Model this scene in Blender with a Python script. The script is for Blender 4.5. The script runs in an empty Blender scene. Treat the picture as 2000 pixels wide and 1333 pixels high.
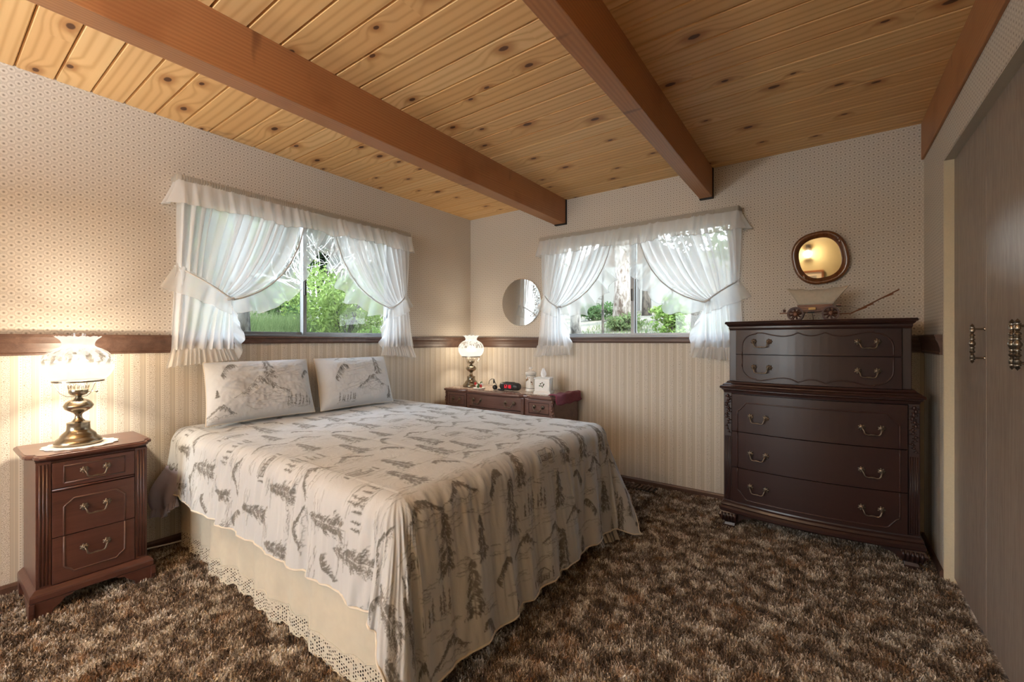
import bpy, bmesh, math, random
import numpy as np
from mathutils import Vector, Matrix

random.seed(7)
RNG = np.random.default_rng(11)
SC = bpy.context.scene
COL = SC.collection
PI = math.pi

# ------------------------------------------------------------------ camera
cam_d = bpy.data.cameras.new('camera')
cam = bpy.data.objects.new('camera', cam_d)
COL.objects.link(cam)
cam_d.sensor_width = 36.0
cam_d.lens = 36.0 * 847.0 / 2000.0
cam_d.shift_y = -0.00075
cam_d.clip_start = 0.02
cam_d.clip_end = 200
cam.location = (0, 0, 1.17)
cam.rotation_euler = (PI / 2, 0, math.atan2(613, 847))
SC.camera = cam

# ------------------------------------------------------------------ world, sun, exposure
SC.view_settings.view_transform = 'Standard'
SC.view_settings.look = 'None'
SC.view_settings.gamma = 1.0
SC.view_settings.use_curve_mapping = False
SC.view_settings.exposure = 1.42
SC.cycles.transparent_max_bounces = 24
SC.cycles.sample_clamp_indirect = 6.0
world = bpy.data.worlds.new('sky')
SC.world = world
world.use_nodes = True
wn = world.node_tree
wn.nodes.clear()
w_out = wn.nodes.new('ShaderNodeOutputWorld')
w_bg = wn.nodes.new('ShaderNodeBackground')
w_tc = wn.nodes.new('ShaderNodeTexCoord')
w_sep = wn.nodes.new('ShaderNodeSeparateXYZ')
w_ramp = wn.nodes.new('ShaderNodeValToRGB')
w_ramp.color_ramp.elements[0].position = 0.0
w_ramp.color_ramp.elements[0].color = (0.93, 0.96, 1.0, 1)
w_ramp.color_ramp.elements[1].position = 0.8
w_ramp.color_ramp.elements[1].color = (0.62, 0.78, 1.0, 1)
wn.links.new(w_tc.outputs['Generated'], w_sep.inputs[0])
wn.links.new(w_sep.outputs['Z'], w_ramp.inputs[0])
wn.links.new(w_ramp.outputs[0], w_bg.inputs['Color'])
w_bg.inputs['Strength'].default_value = 5.2
wn.links.new(w_bg.outputs[0], w_out.inputs[0])

def lamp(name, kind, loc, energy, color=(1, 1, 1), radius=0.05, rot=(0, 0, 0), size=None, portal=False):
    d = bpy.data.lights.new(name, kind)
    d.energy = energy
    d.color = color
    if kind in ('POINT', 'SPOT'):
        d.shadow_soft_size = radius
    if kind == 'AREA' and size:
        d.shape = 'RECTANGLE'
        d.size, d.size_y = size
    if portal:
        d.cycles.is_portal = True
    o = bpy.data.objects.new(name, d)
    o.location = loc
    o.rotation_euler = rot
    COL.objects.link(o)
    return o

sun = lamp('sun', 'SUN', (0, 0, 10), 2.4, (1.0, 0.95, 0.86))
sun.data.angle = 0.01
sun.rotation_euler = Vector((-0.42, 0.12, -0.9)).to_track_quat('-Z', 'Y').to_euler()

LAMP_COL = (1.0, 0.87, 0.68)
LAMP_NEAR_W, LAMP_FAR_W = 13.0, 5.0
# added uplight behind the camera, brightens the room off the ceiling
lamp('fill_uplight', 'AREA', (-1.45, -1.3, 1.79), 70.0, (0.88, 0.94, 1.0), rot=(PI, 0, 0), size=(0.35, 0.35))
SHADE_NEAR, SHADE_FAR = 0.29, 0.31

# ------------------------------------------------------------------ helpers
ORG = {}

def link(o, parent=None):
    COL.objects.link(o)
    if parent is not None:
        o.parent = parent
    return o

def thing(name, label, cat, loc=(0, 0, 0), group=None):
    o = bpy.data.objects.new(name, None)
    o.empty_display_size = 0.05
    COL.objects.link(o)
    o.location = loc
    ORG[o.name] = Vector(loc)
    o['label'] = label
    o['category'] = cat
    if group:
        o['group'] = group
    return o

def tag(o, label, cat, group=None):
    o['label'] = label
    o['category'] = cat
    if group:
        o['group'] = group
    return o

def struct(o):
    o['kind'] = 'structure'
    return o

def sempty(name, loc=(0, 0, 0)):
    o = bpy.data.objects.new(name, None)
    COL.objects.link(o)
    o.location = loc
    ORG[o.name] = Vector(loc)
    return struct(o)

def org(parent):
    return ORG.get(parent.name, Vector((0, 0, 0))) if parent is not None else None

def finish(me, name, mats, parent, smooth, center=True):
    for m in (mats if isinstance(mats, (list, tuple)) else [mats]):
        me.materials.append(m)
    if smooth:
        me.shade_smooth()
    o = bpy.data.objects.new(name, me)
    link(o, parent)
    if parent is not None:
        w = org(parent)
        me.transform(Matrix.Translation(-w))
        ORG[o.name] = w
    else:
        n = len(me.vertices)
        co = np.empty(n * 3)
        me.vertices.foreach_get('co', co)
        co = co.reshape(-1, 3)
        c = Vector(((co[:, 0].min() + co[:, 0].max()) / 2, (co[:, 1].min() + co[:, 1].max()) / 2, co[:, 2].min()))
        me.transform(Matrix.Translation(-c))
        o.location = c
        ORG[o.name] = c
    return o

class MB:
    def __init__(s):
        s.v, s.f, s.m, s.mi = [], [], [], 0
        s.M = None

    def add(s, vs, fs):
        b = len(s.v)
        if s.M is not None:
            vs = [tuple(s.M @ Vector(p)) for p in vs]
        s.v.extend([tuple(p) for p in vs])
        for f in fs:
            s.f.append([b + i for i in f])
            s.m.append(s.mi)
        return s

    def box(s, x0, y0, z0, x1, y1, z1):
        vs = [(x, y, z) for z in (z0, z1) for y in (y0, y1) for x in (x0, x1)]
        return s.add(vs, [(0, 2, 3, 1), (4, 5, 7, 6), (0, 1, 5, 4), (2, 6, 7, 3), (0, 4, 6, 2), (1, 3, 7, 5)])

    def loft(s, rings, closed=True, caps=True):
        n = len(rings[0])
        vs = [p for r in rings for p in r]
        fs = []
        for i in range(len(rings) - 1):
            for j in range(n if closed else n - 1):
                k = (j + 1) % n
                fs.append((i * n + j, i * n + k, (i + 1) * n + k, (i + 1) * n + j))
        if caps and closed:
            fs.append(tuple(range(n - 1, -1, -1)))
            fs.append(tuple((len(rings) - 1) * n + j for j in range(n)))
        return s.add(vs, fs)

    def prism(s, poly, a, b, axis='z'):
        def P(p, t):
            return {'z': (p[0], p[1], t), 'y': (p[0], t, p[1]), 'x': (t, p[0], p[1])}[axis]
        return s.loft([[P(p, a) for p in poly], [P(p, b) for p in poly]])

    def lathe(s, prof, c=(0, 0, 0), n=24, axis='z', fn=None):
        rings = []
        for r, z in prof:
            ring = []
            for k in range(n):
                t = 2 * PI * k / n
                rr = max(r, 1e-5)
                zz = z
                if fn:
                    rr, zz = fn(rr, z, t)
                x, y = rr * math.cos(t), rr * math.sin(t)
                p = {'z': (x, y, zz), 'y': (x, zz, y), 'x': (zz, x, y)}[axis]
                ring.append((c[0] + p[0], c[1] + p[1], c[2] + p[2]))
            rings.append(ring)
        return s.loft(rings, caps=prof[0] != prof[-1])

    def tube(s, pts, r, n=8, closed=False):
        pts = [Vector(p) for p in pts]
        N = len(pts)
        rs = r if isinstance(r, (list, tuple)) else [r] * N
        rings = []
        prev = None
        for i, p in enumerate(pts):
            if closed:
                t = (pts[(i + 1) % N] - pts[i - 1])
            else:
                t = pts[min(i + 1, N - 1)] - pts[max(i - 1, 0)]
            if t.length < 1e-9:
                t = Vector((0, 0, 1))
            t.normalize()
            if prev is None:
                a = Vector((0, 0, 1)) if abs(t.z) < 0.9 else Vector((1, 0, 0))
                u = t.cross(a).normalized()
            else:
                u = (prev - t * prev.dot(t))
                if u.length < 1e-6:
                    u = t.orthogonal()
                u.normalize()
            prev = u
            w = t.cross(u)
            rings.append([tuple(p + (u * math.cos(2 * PI * k / n) + w * math.sin(2 * PI * k / n)) * rs[i]) for k in range(n)])
        if closed:
            rings.append(rings[0])
            return s.loft(rings, caps=False)
        return s.loft(rings)

    def ball(s, c, r, n=10, m=6):
        rx, ry, rz = r if isinstance(r, (list, tuple)) else (r, r, r)
        rings = []
        for i in range(m + 1):
            a = -PI / 2 + PI * i / m
            q = max(math.cos(a), 1e-4)
            rings.append([(c[0] + rx * q * math.cos(2 * PI * k / n), c[1] + ry * q * math.sin(2 * PI * k / n), c[2] + rz * math.sin(a)) for k in range(n)])
        return s.loft(rings)

    def build(s, name, mats, parent=None, smooth=False, bevel=0.0, seg=2, auto=None):
        me = bpy.data.meshes.new(name)
        me.from_pydata(s.v, [], s.f)
        if any(s.m):
            me.polygons.foreach_set('material_index', s.m)
        if bevel or True:
            bm = bmesh.new()
            bm.from_mesh(me)
            bmesh.ops.remove_doubles(bm, verts=bm.verts, dist=2e-6)
            bmesh.ops.recalc_face_normals(bm, faces=bm.faces)
            if bevel:
                es = [e for e in bm.edges if len(e.link_faces) == 2 and e.calc_face_angle(0) > 0.5]
                bmesh.ops.bevel(bm, geom=es, offset=bevel, segments=seg, affect='EDGES', profile=0.6, clamp_overlap=True)
            bm.to_mesh(me)
            bm.free()
        if auto:
            me.shade_smooth()
            me.set_sharp_from_angle(angle=auto)
            smooth = False
        return finish(me, name, mats, parent, smooth)

def np_mesh(name, V, Q, mats, parent=None, smooth=True, attr=None):
    me = bpy.data.meshes.new(name)
    V = np.asarray(V, dtype=np.float32)
    Q = np.asarray(Q, dtype=np.int32)
    k = Q.shape[1]
    me.vertices.add(len(V))
    me.vertices.foreach_set('co', V.ravel())
    me.loops.add(Q.size)
    me.loops.foreach_set('vertex_index', Q.ravel())
    me.polygons.add(len(Q))
    me.polygons.foreach_set('loop_start', np.arange(len(Q), dtype=np.int32) * k)
    me.polygons.foreach_set('loop_total', np.full(len(Q), k, dtype=np.int32))
    me.update(calc_edges=True)
    if attr:
        for nm, val in attr.items():
            a = me.attributes.new(nm, 'FLOAT', 'POINT')
            a.data.foreach_set('value', np.asarray(val, dtype=np.float32).ravel())
    return finish(me, name, mats, parent, smooth)

def grid_quads(ni, nj, closed=False):
    i, j = np.meshgrid(np.arange(ni - 1), np.arange(nj if closed else nj - 1), indexing='ij')
    k = (j + 1) % nj
    return np.stack([i * nj + j, (i + 1) * nj + j, (i + 1) * nj + k, i * nj + k], -1).reshape(-1, 4)

def np_grid(name, P, mats, parent=None, smooth=True, closed=False, attr=None):
    ni, nj = P.shape[:2]
    return np_mesh(name, P.reshape(-1, 3), grid_quads(ni, nj, closed), mats, parent, smooth, attr)

def _hash(i, j, s):
    h = (i * 374761393 + j * 668265263 + s * 974634777) & 0xFFFFFFFF
    h = ((h ^ (h >> 13)) * 1274126177) & 0xFFFFFFFF
    return ((h ^ (h >> 16)) & 0xFFFF) / 65535.0

def vnoise(x, y, s=0):
    x, y = np.broadcast_arrays(np.asarray(x, float), np.asarray(y, float))
    xi, yi = np.floor(x).astype(np.int64), np.floor(y).astype(np.int64)
    fx, fy = x - xi, y - yi
    fx, fy = fx * fx * (3 - 2 * fx), fy * fy * (3 - 2 * fy)
    a, b = _hash(xi, yi, s), _hash(xi + 1, yi, s)
    c, d = _hash(xi, yi + 1, s), _hash(xi + 1, yi + 1, s)
    return (a * (1 - fx) + b * fx) * (1 - fy) + (c * (1 - fx) + d * fx) * fy - 0.5

# ------------------------------------------------------------------ materials
class NT:
    def __init__(s, name):
        s.mat = bpy.data.materials.new(name)
        s.mat.use_nodes = True
        s.t = s.mat.node_tree
        s.t.nodes.clear()
        s.out = s.t.nodes.new('ShaderNodeOutputMaterial')
        s._obj = None

    def n(s, typ, **kw):
        return_node = s.t.nodes.new('ShaderNode' + typ)
        for k, v in kw.items():
            setattr(return_node, k, v)
        return return_node

    def set(s, sock, v):
        if isinstance(v, bpy.types.NodeSocket):
            s.t.links.new(v, sock)
        elif v is not None:
            if sock.type == 'RGBA' and len(v) == 3:
                v = (*v, 1)
            sock.default_value = v

    def m(s, op, a, b=None, c=None, clamp=False):
        nd = s.n('Math', operation=op, use_clamp=clamp)
        for i, v in enumerate((a, b, c)):
            if v is not None:
                s.set(nd.inputs[i], v)
        return nd.outputs[0]

    def xyz(s, coord='Object'):
        tc = s.n('TexCoord')
        sp = s.n('SeparateXYZ')
        s.t.links.new(tc.outputs[coord], sp.inputs[0])
        return sp.outputs[0], sp.outputs[1], sp.outputs[2]

    def pos(s):
        g = s.n('NewGeometry')
        sp = s.n('SeparateXYZ')
        s.t.links.new(g.outputs['Position'], sp.inputs[0])
        return sp.outputs[0], sp.outputs[1], sp.outputs[2]

    def vec(s, x, y, z=0.0):
        nd = s.n('CombineXYZ')
        for i, v in enumerate((x, y, z)):
            s.set(nd.inputs[i], v)
        return nd.outputs[0]

    def noise(s, vec, scale=5.0, detail=3.0, rough=0.5, dist=0.0, col=False):
        nd = s.n('TexNoise')
        s.set(nd.inputs['Vector'], vec)
        nd.inputs['Scale'].default_value = scale
        nd.inputs['Detail'].default_value = detail
        nd.inputs['Roughness'].default_value = rough
        nd.inputs['Distortion'].default_value = dist
        return nd.outputs['Color' if col else 'Fac']

    def mix(s, fac, a, b, mode='MIX'):
        nd = s.n('Mix', data_type='RGBA', blend_type=mode)
        s.set(nd.inputs[0], fac)
        s.set(nd.inputs[6], a)
        s.set(nd.inputs[7], b)
        return nd.outputs[2]

    def ramp(s, fac, stops):
        nd = s.n('ValToRGB')
        e = nd.color_ramp.elements
        while len(e) < len(stops):
            e.new(0.5)
        for i, (p, c) in enumerate(stops):
            e[i].position = p
            e[i].color = (*c, 1) if len(c) == 3 else c
        s.set(nd.inputs[0], fac)
        return nd.outputs[0]

    def step(s, x, lo, hi, inv=False):
        nd = s.n('MapRange', interpolation_type='SMOOTHSTEP')
        s.set(nd.inputs['Value'], x)
        nd.inputs['From Min'].default_value = lo
        nd.inputs['From Max'].default_value = hi
        nd.inputs['To Min'].default_value = 1.0 if inv else 0.0
        nd.inputs['To Max'].default_value = 0.0 if inv else 1.0
        return nd.outputs[0]

    def rnd(s):
        return s.n('ObjectInfo').outputs['Random']

    def bump(s, h, strength=0.3, dist=0.002):
        nd = s.n('Bump')
        s.set(nd.inputs['Height'], h)
        nd.inputs['Strength'].default_value = strength
        nd.inputs['Distance'].default_value = dist
        return nd.outputs[0]

    def bsdf(s, col, rough=0.5, metal=0.0, normal=None, coat=0.0, sheen=0.0, spec=0.5, emit=None, estr=0.0, trans=0.0):
        b = s.n('BsdfPrincipled')
        s.set(b.inputs['Base Color'], col)
        s.set(b.inputs['Roughness'], rough)
        b.inputs['Metallic'].default_value = metal
        b.inputs['Coat Weight'].default_value = coat
        b.inputs['Coat Roughness'].default_value = 0.15
        b.inputs['Sheen Weight'].default_value = sheen
        b.inputs['Specular IOR Level'].default_value = spec
        b.inputs['Transmission Weight'].default_value = trans
        if normal is not None:
            s.set(b.inputs['Normal'], normal)
        if emit is not None:
            s.set(b.inputs['Emission Color'], emit)
            s.set(b.inputs['Emission Strength'], estr)
        return b.outputs[0]

    def done(s, shader):
        s.t.links.new(shader, s.out.inputs['Surface'])
        return s.mat

def plain(name, col, rough=0.5, metal=0.0, nz=0.06, scale=40.0, coat=0.0, sheen=0.0, bump=0.0):
    t = NT(name)
    x, y, z = t.pos()
    f = t.noise(t.vec(x, y, z), scale, 3)
    c = t.mix(f, tuple(max(0, v * (1 - nz * 2)) for v in col), tuple(min(1, v * (1 + nz * 2)) for v in col))
    nrm = t.bump(f, bump) if bump else None
    return t.done(t.bsdf(c, rough, metal, nrm, coat, sheen))

def wood(name, c_dark, c_mid, c_light, axis='x', rough=0.4, scale=1.0, coat=0.0, bump=0.08, amp=1.0):
    """stained timber with grain along AXIS"""
    t = NT(name)
    x, y, z = t.pos()
    r = t.m('MULTIPLY', t.rnd(), 13.0)
    if axis == 'x':
        L, A, B = x, y, z
    elif axis == 'y':
        L, A, B = y, x, z
    else:
        L, A, B = z, x, y
    v = t.vec(t.m('ADD', t.m('MULTIPLY', L, 1.6 * scale), r), t.m('MULTIPLY', A, 22 * scale), t.m('MULTIPLY', B, 22 * scale))
    f = t.noise(v, 1.0, 4, 0.6, 0.8)
    v2 = t.vec(t.m('MULTIPLY', L, 12 * scale), t.m('MULTIPLY', A, 260 * scale), t.m('MULTIPLY', B, 260 * scale))
    f2 = t.noise(v2, 1.0, 2, 0.5)
    g = t.m('ADD', t.m('MULTIPLY', f, 0.75), t.m('MULTIPLY', f2, 0.25))
    g = t.m('ADD', t.m('MULTIPLY', t.m('SUBTRACT', g, 0.5), amp), 0.5)
    c = t.ramp(g, [(0.3, c_dark), (0.5, c_mid), (0.72, c_light)])
    return t.done(t.bsdf(c, rough, 0, t.bump(g, bump, 0.002), coat))

def mk_wall_upper():
    t = NT('wallpaper_small_flower')
    x, y, z = t.pos()
    u = t.m('ADD', x, y)
    pu, pz = 0.046, 0.037
    def cell(du, dz):
        fu = t.m('MULTIPLY', t.m('SUBTRACT', t.m('FRACT', t.m('ADD', t.m('DIVIDE', u, pu), du)), 0.5), pu)
        fz = t.m('MULTIPLY', t.m('SUBTRACT', t.m('FRACT', t.m('ADD', t.m('DIVIDE', z, pz), dz)), 0.5), pz)
        return t.m('SQRT', t.m('ADD', t.m('MULTIPLY', fu, fu), t.m('MULTIPLY', fz, fz)))
    d = t.m('MINIMUM', cell(0.0, 0.0), cell(0.5, 0.5))
    nz = t.noise(t.vec(u, z, 0.0), 420, 2)
    nb = t.noise(t.vec(u, z, 0.0), 90, 2)
    dn = t.m('ADD', d, t.m('MULTIPLY', t.m('SUBTRACT', nz, 0.5), 0.0045))
    base = t.mix(nz, (0.56, 0.50, 0.43), (0.66, 0.595, 0.52))
    ring = t.m('MULTIPLY', t.step(d, 0.0075, 0.0095), t.step(d, 0.0105, 0.0125, True))
    c = t.mix(t.m('MULTIPLY', ring, 0.42), base, (0.76, 0.69, 0.59))
    edge = t.m('MULTIPLY', t.step(dn, 0.0125, 0.014), t.step(dn, 0.0148, 0.0165, True))
    c = t.mix(t.m('MULTIPLY', edge, 0.36), c, (0.36, 0.29, 0.215))
    c = t.mix(t.m('MULTIPLY', t.step(d, 0.0165, 0.0185), 0.38), c, (0.25, 0.2, 0.15))
    dot = t.step(dn, 0.0030, 0.0056, True)
    c = t.mix(t.m('MULTIPLY', dot, t.m('ADD', 0.5, t.m('MULTIPLY', nb, 0.4))), c, (0.2, 0.155, 0.11))
    return t.done(t.bsdf(c, 0.75, 0, t.bump(nz, 0.08, 0.001), spec=0.3))

def mk_wall_lower():
    t = NT('wallpaper_flower_stripe')
    x, y, z = t.pos()
    u = t.m('ADD', x, y)
    p = 0.067
    f = t.m('FRACT', t.m('DIVIDE', u, p))
    sp = t.noise(t.vec(u, z, 0.0), 330, 2, 0.6)
    sp2 = t.noise(t.vec(u, z, 3.0), 130, 2, 0.6)
    cream = (0.69, 0.63, 0.55)
    flor = t.mix(t.step(sp, 0.5, 0.6), cream, (0.34, 0.28, 0.22))
    flor = t.mix(t.step(sp2, 0.62, 0.7), flor, (0.24, 0.19, 0.13))
    plainb = t.mix(t.step(t.m('FRACT', t.m('MULTIPLY', f, 26.0)), 0.35, 0.6), (0.56, 0.495, 0.41), (0.5, 0.435, 0.35))
    zz = t.m('SUBTRACT', t.m('FRACT', t.m('DIVIDE', z, 0.0125)), 0.5)
    fc = t.m('SUBTRACT', f, 0.89)
    dd = t.m('SQRT', t.m('ADD', t.m('POWER', t.m('MULTIPLY', fc, 67.0), 2.0), t.m('POWER', t.m('MULTIPLY', zz, 12.5), 2.0)))
    dots = t.mix(t.step(dd, 1.6, 2.6), (0.4, 0.33, 0.24), cream)
    c = t.mix(t.step(f, 0.40, 0.405), flor, plainb)
    c = t.mix(t.step(f, 0.77, 0.775), c, dots)
    def line(pos, w, col, c):
        k = t.m('MULTIPLY', t.step(f, pos - w, pos - w * 0.4), t.step(f, pos + w * 0.4, pos + w, True))
        return t.mix(k, c, col)
    c = line(0.41, 0.014, (0.42, 0.34, 0.24), c)
    c = line(0.60, 0.012, (0.72, 0.64, 0.51), c)
    c = line(0.78, 0.016, (0.74, 0.66, 0.54), c)
    c = line(0.985, 0.012, (0.42, 0.34, 0.24), c)
    return t.done(t.bsdf(c, 0.75, 0, t.bump(sp, 0.06, 0.001), spec=0.3))

def mk_pine():
    t = NT('knotty_pine_board')
    x, y, z = t.xyz('Object')
    r = t.rnd()
    R = t.m('MULTIPLY', r, 97.0)
    xs = t.m('ADD', x, t.m('MULTIPLY', r, 31.0))
    CW = 0.52
    q = t.m('DIVIDE', xs, CW)
    ci = t.m('FLOOR', q)
    wnz = t.n('TexWhiteNoise', noise_dimensions='2D')
    t.set(wnz.inputs['Vector'], t.vec(ci, R, 0.0))
    sp = t.n('SeparateColor')
    t.t.links.new(wnz.outputs['Color'], sp.inputs[0])
    r1, r2, r3 = sp.outputs[0], sp.outputs[1], sp.outputs[2]
    kx = t.m('MULTIPLY', t.m('SUBTRACT', t.m('SUBTRACT', t.m('FRACT', q), 0.15), t.m('MULTIPLY', r1, 0.7)), CW)
    ky = t.m('SUBTRACT', y, t.m('MULTIPLY', t.m('SUBTRACT', r2, 0.5), 0.1))
    wob = t.noise(t.vec(xs, y, R), 40, 2)
    size = t.m('ADD', 0.004, t.m('MULTIPLY', t.m('POWER', r3, 1.6), 0.0125))
    d = t.m('SQRT', t.m('ADD', t.m('POWER', t.m('MULTIPLY', kx, 0.55), 2.0), t.m('POWER', ky, 2.0)))
    d = t.m('ADD', d, t.m('MULTIPLY', t.m('SUBTRACT', wob, 0.5), 0.005))
    rel = t.m('DIVIDE', d, size)
    has = t.step(r3, 0.42, 0.44)
    knot = t.m('MULTIPLY', t.step(rel, 0.75, 1.15, True), has)
    halo = t.m('MULTIPLY', t.step(rel, 1.0, 3.6, True), has)
    w1 = t.noise(t.vec(t.m('MULTIPLY', xs, 0.55), t.m('MULTIPLY', y, 6.0), R), 1.0, 2, 0.5)
    swirl = t.m('MULTIPLY', t.m('MULTIPLY', t.step(rel, 0.0, 7.0, True), has), 1.6)
    ph = t.m('ADD', t.m('ADD', t.m('MULTIPLY', y, 150.0), t.m('MULTIPLY', w1, 11.0)), t.m('MULTIPLY', swirl, 5.0))
    ph = t.m('ADD', ph, R)
    g = t.m('ADD', 0.5, t.m('MULTIPLY', t.m('SINE', ph), 0.5))
    g = t.m('POWER', g, 3.0)
    fine = t.noise(t.vec(t.m('MULTIPLY', xs, 6.0), t.m('MULTIPLY', y, 300.0), R), 1.0, 2)
    tone = t.noise(t.vec(t.m('MULTIPLY', xs, 0.5), R, 0.0), 1.0, 1)
    light = t.mix(r, (0.76, 0.47, 0.20), (0.84, 0.57, 0.28))
    rr = t.m('FRACT', t.m('MULTIPLY', r, 7.31))
    light = t.mix(t.m('MULTIPLY', rr, 0.45), light, (0.66, 0.34, 0.12))
    light = t.mix(t.m('MULTIPLY', tone, 0.35), light, (0.66, 0.4, 0.17))
    c = t.mix(t.m('MULTIPLY', g, 0.46), light, (0.48, 0.22, 0.065))
    c = t.mix(t.m('MULTIPLY', fine, 0.14), c, (0.5, 0.28, 0.11))
    c = t.mix(t.m('MULTIPLY', halo, 0.7), c, (0.38, 0.15, 0.04))
    c = t.mix(t.m('MULTIPLY', knot, 0.92), c, (0.085, 0.03, 0.014))
    return t.done(t.bsdf(c, 0.55, 0, t.bump(g, 0.05, 0.001), spec=0.35))

def mk_beam():
    t = NT('stained_fir_beam')
    x, y, z = t.pos()
    a = t.m('ADD', x, z)
    w = t.noise(t.vec(t.m('MULTIPLY', y, 0.7), t.m('MULTIPLY', a, 8.0), 0.0), 1.0, 3, 0.55)
    g = t.m('ADD', 0.5, t.m('MULTIPLY', t.m('SINE', t.m('ADD', t.m('MULTIPLY', a, 420.0), t.m('MULTIPLY', w, 26.0))), 0.5))
    f = t.noise(t.vec(t.m('MULTIPLY', y, 6.0), t.m('MULTIPLY', a, 240.0), 0.0), 1.0, 2)
    bl = t.noise(t.vec(y, a, 2.0), 3.5, 3)
    c = t.mix(t.m('MULTIPLY', g, 0.45), (0.42, 0.185, 0.075), (0.25, 0.09, 0.034))
    c = t.mix(t.m('MULTIPLY', f, 0.25), c, (0.5, 0.26, 0.1))
    c = t.mix(t.m('MULTIPLY', t.step(bl, 0.5, 0.75), 0.5), c, (0.24, 0.085, 0.03))
    st = t.noise(t.vec(t.m('MULTIPLY', y, 9.0), t.m('MULTIPLY', a, 2.5), 7.0), 1.0, 2)
    c = t.mix(t.m('MULTIPLY', t.step(st, 0.66, 0.76), 0.6), c, (0.12, 0.045, 0.02))
    return t.done(t.bsdf(c, 0.5, 0, t.bump(g, 0.08, 0.001)))

def mk_carpet():
    t = NT('mottled_shag_carpet')
    x, y, z = t.pos()
    v = t.vec(x, y, 0.0)
    a = t.noise(v, 12.0, 6, 0.76, 0.4)
    b = t.noise(t.vec(x, y, 4.0), 8.0, 5, 0.74, 0.4)
    fine = t.noise(t.vec(x, y, 9.0), 140.0, 2)
    k = t.m('ADD', a, t.m('MULTIPLY', t.m('SUBTRACT', fine, 0.5), 0.42))
    c = t.ramp(k, [(0.32, (0.04, 0.022, 0.013)), (0.42, (0.10, 0.062, 0.040)), (0.5, (0.23, 0.165, 0.115)), (0.57, (0.50, 0.43, 0.355)), (0.68, (0.82, 0.77, 0.69))])
    c = t.mix(t.m('MULTIPLY', t.step(b, 0.53, 0.66), 0.6), c, t.mix(fine, (0.17, 0.075, 0.026), (0.42, 0.215, 0.085)))
    return t.done(t.bsdf(c, 0.85, 0, None, sheen=0.2, spec=0.2))

def mk_print(name, base):
    t = NT(name)
    at = t.n('Attribute', attribute_name='print')
    x, y, z = t.pos()
    wv = t.noise(t.vec(x, y, z), 500, 2)
    ink = t.mix(wv, (0.085, 0.08, 0.074), (0.15, 0.14, 0.125))
    c = t.mix(at.outputs['Fac'], base, ink)
    w1 = t.noise(t.vec(t.m('MULTIPLY', x, 1.0), t.m('MULTIPLY', y, 1.0), t.m('MULTIPLY', z, 0.5)), 14, 4, 0.6, 1.2)
    h = t.m('ADD', t.m('MULTIPLY', w1, 1.0), t.m('MULTIPLY', wv, 0.03))
    return t.done(t.bsdf(c, 0.8, 0, t.bump(h, 0.28, 0.012), sheen=0.2, spec=0.25))

def mk_sheer(name, opacity, col=(0.9, 0.9, 0.9)):
    t = NT(name)
    d = t.n('BsdfDiffuse')
    d.inputs['Color'].default_value = (*col, 1)
    tr = t.n('BsdfTranslucent')
    tr.inputs['Color'].default_value = (*col, 1)
    a = t.n('MixShader')
    a.inputs[0].default_value = 0.5
    t.t.links.new(d.outputs[0], a.inputs[1])
    t.t.links.new(tr.outputs[0], a.inputs[2])
    tp = t.n('BsdfTransparent')
    b = t.n('MixShader')
    b.inputs[0].default_value = opacity
    t.t.links.new(tp.outputs[0], b.inputs[1])
    t.t.links.new(a.outputs[0], b.inputs[2])
    return t.done(b.outputs[0])

def mk_glass():
    t = NT('window_glass')
    tp = t.n('BsdfTransparent')
    tp.inputs['Color'].default_value = (0.96, 0.98, 0.97, 1)
    gl = t.n('BsdfGlossy')
    gl.inputs['Roughness'].default_value = 0.0
    b = t.n('MixShader')
    b.inputs[0].default_value = 0.02
    t.t.links.new(tp.outputs[0], b.inputs[1])
    t.t.links.new(gl.outputs[0], b.inputs[2])
    return t.done(b.outputs[0])

def mk_shade(name, strength):
    """painted milk glass lit from inside, with a garland of flowers round the globe"""
    t = NT(name)
    x, y, z = t.xyz('Object')
    ang = t.m('ARCTAN2', y, x)
    s = t.m('MULTIPLY', ang, 0.125)
    v = t.vec(s, z, 0.0)
    cl = t.noise(v, 34, 2, 0.6)
    vo = t.n('TexVoronoi')
    t.set(vo.inputs['Vector'], v)
    vo.inputs['Scale'].default_value = 62
    spc = t.n('SeparateColor')
    t.t.links.new(vo.outputs['Color'], spc.inputs[0])
    band = t.m('MULTIPLY', t.step(z, 0.365, 0.385), t.step(z, 0.428, 0.452, True))
    fac = t.m('MULTIPLY', t.m('MULTIPLY', band, t.step(cl, 0.44, 0.54)), t.step(spc.outputs[1], 0.25, 0.4))
    pet = t.ramp(spc.outputs[0], [(0.0, (0.22, 0.12, 0.07)), (0.35, (0.34, 0.3, 0.14)), (0.6, (0.75, 0.55, 0.33)), (0.85, (0.5, 0.36, 0.3))])
    col = t.mix(t.m('MULTIPLY', fac, 0.85), (1.0, 0.93, 0.80), pet)
    e = t.n('Emission')
    t.set(e.inputs['Color'], col)
    lit = t.m('ADD', 0.5, t.m('MULTIPLY', t.step(z, 0.47, 0.30), 0.5))
    t.set(e.inputs['Strength'], t.m('MULTIPLY', t.mix(fac, (1, 1, 1), (0.75, 0.75, 0.75)), strength))
    d = t.bsdf(t.mix(fac, (0.03, 0.03, 0.028), (0.01, 0.01, 0.01)), 0.25)
    tp = t.n('BsdfTransparent')
    tp.inputs['Color'].default_value = (1.0, 0.96, 0.9, 1)
    mx = t.n('MixShader')
    mx.inputs[0].default_value = 0.22
    t.t.links.new(d, mx.inputs[1])
    t.t.links.new(tp.outputs[0], mx.inputs[2])
    a = t.n('AddShader')
    t.t.links.new(e.outputs[0], a.inputs[0])
    t.t.links.new(mx.outputs[0], a.inputs[1])
    return t.done(a.outputs[0])

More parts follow.
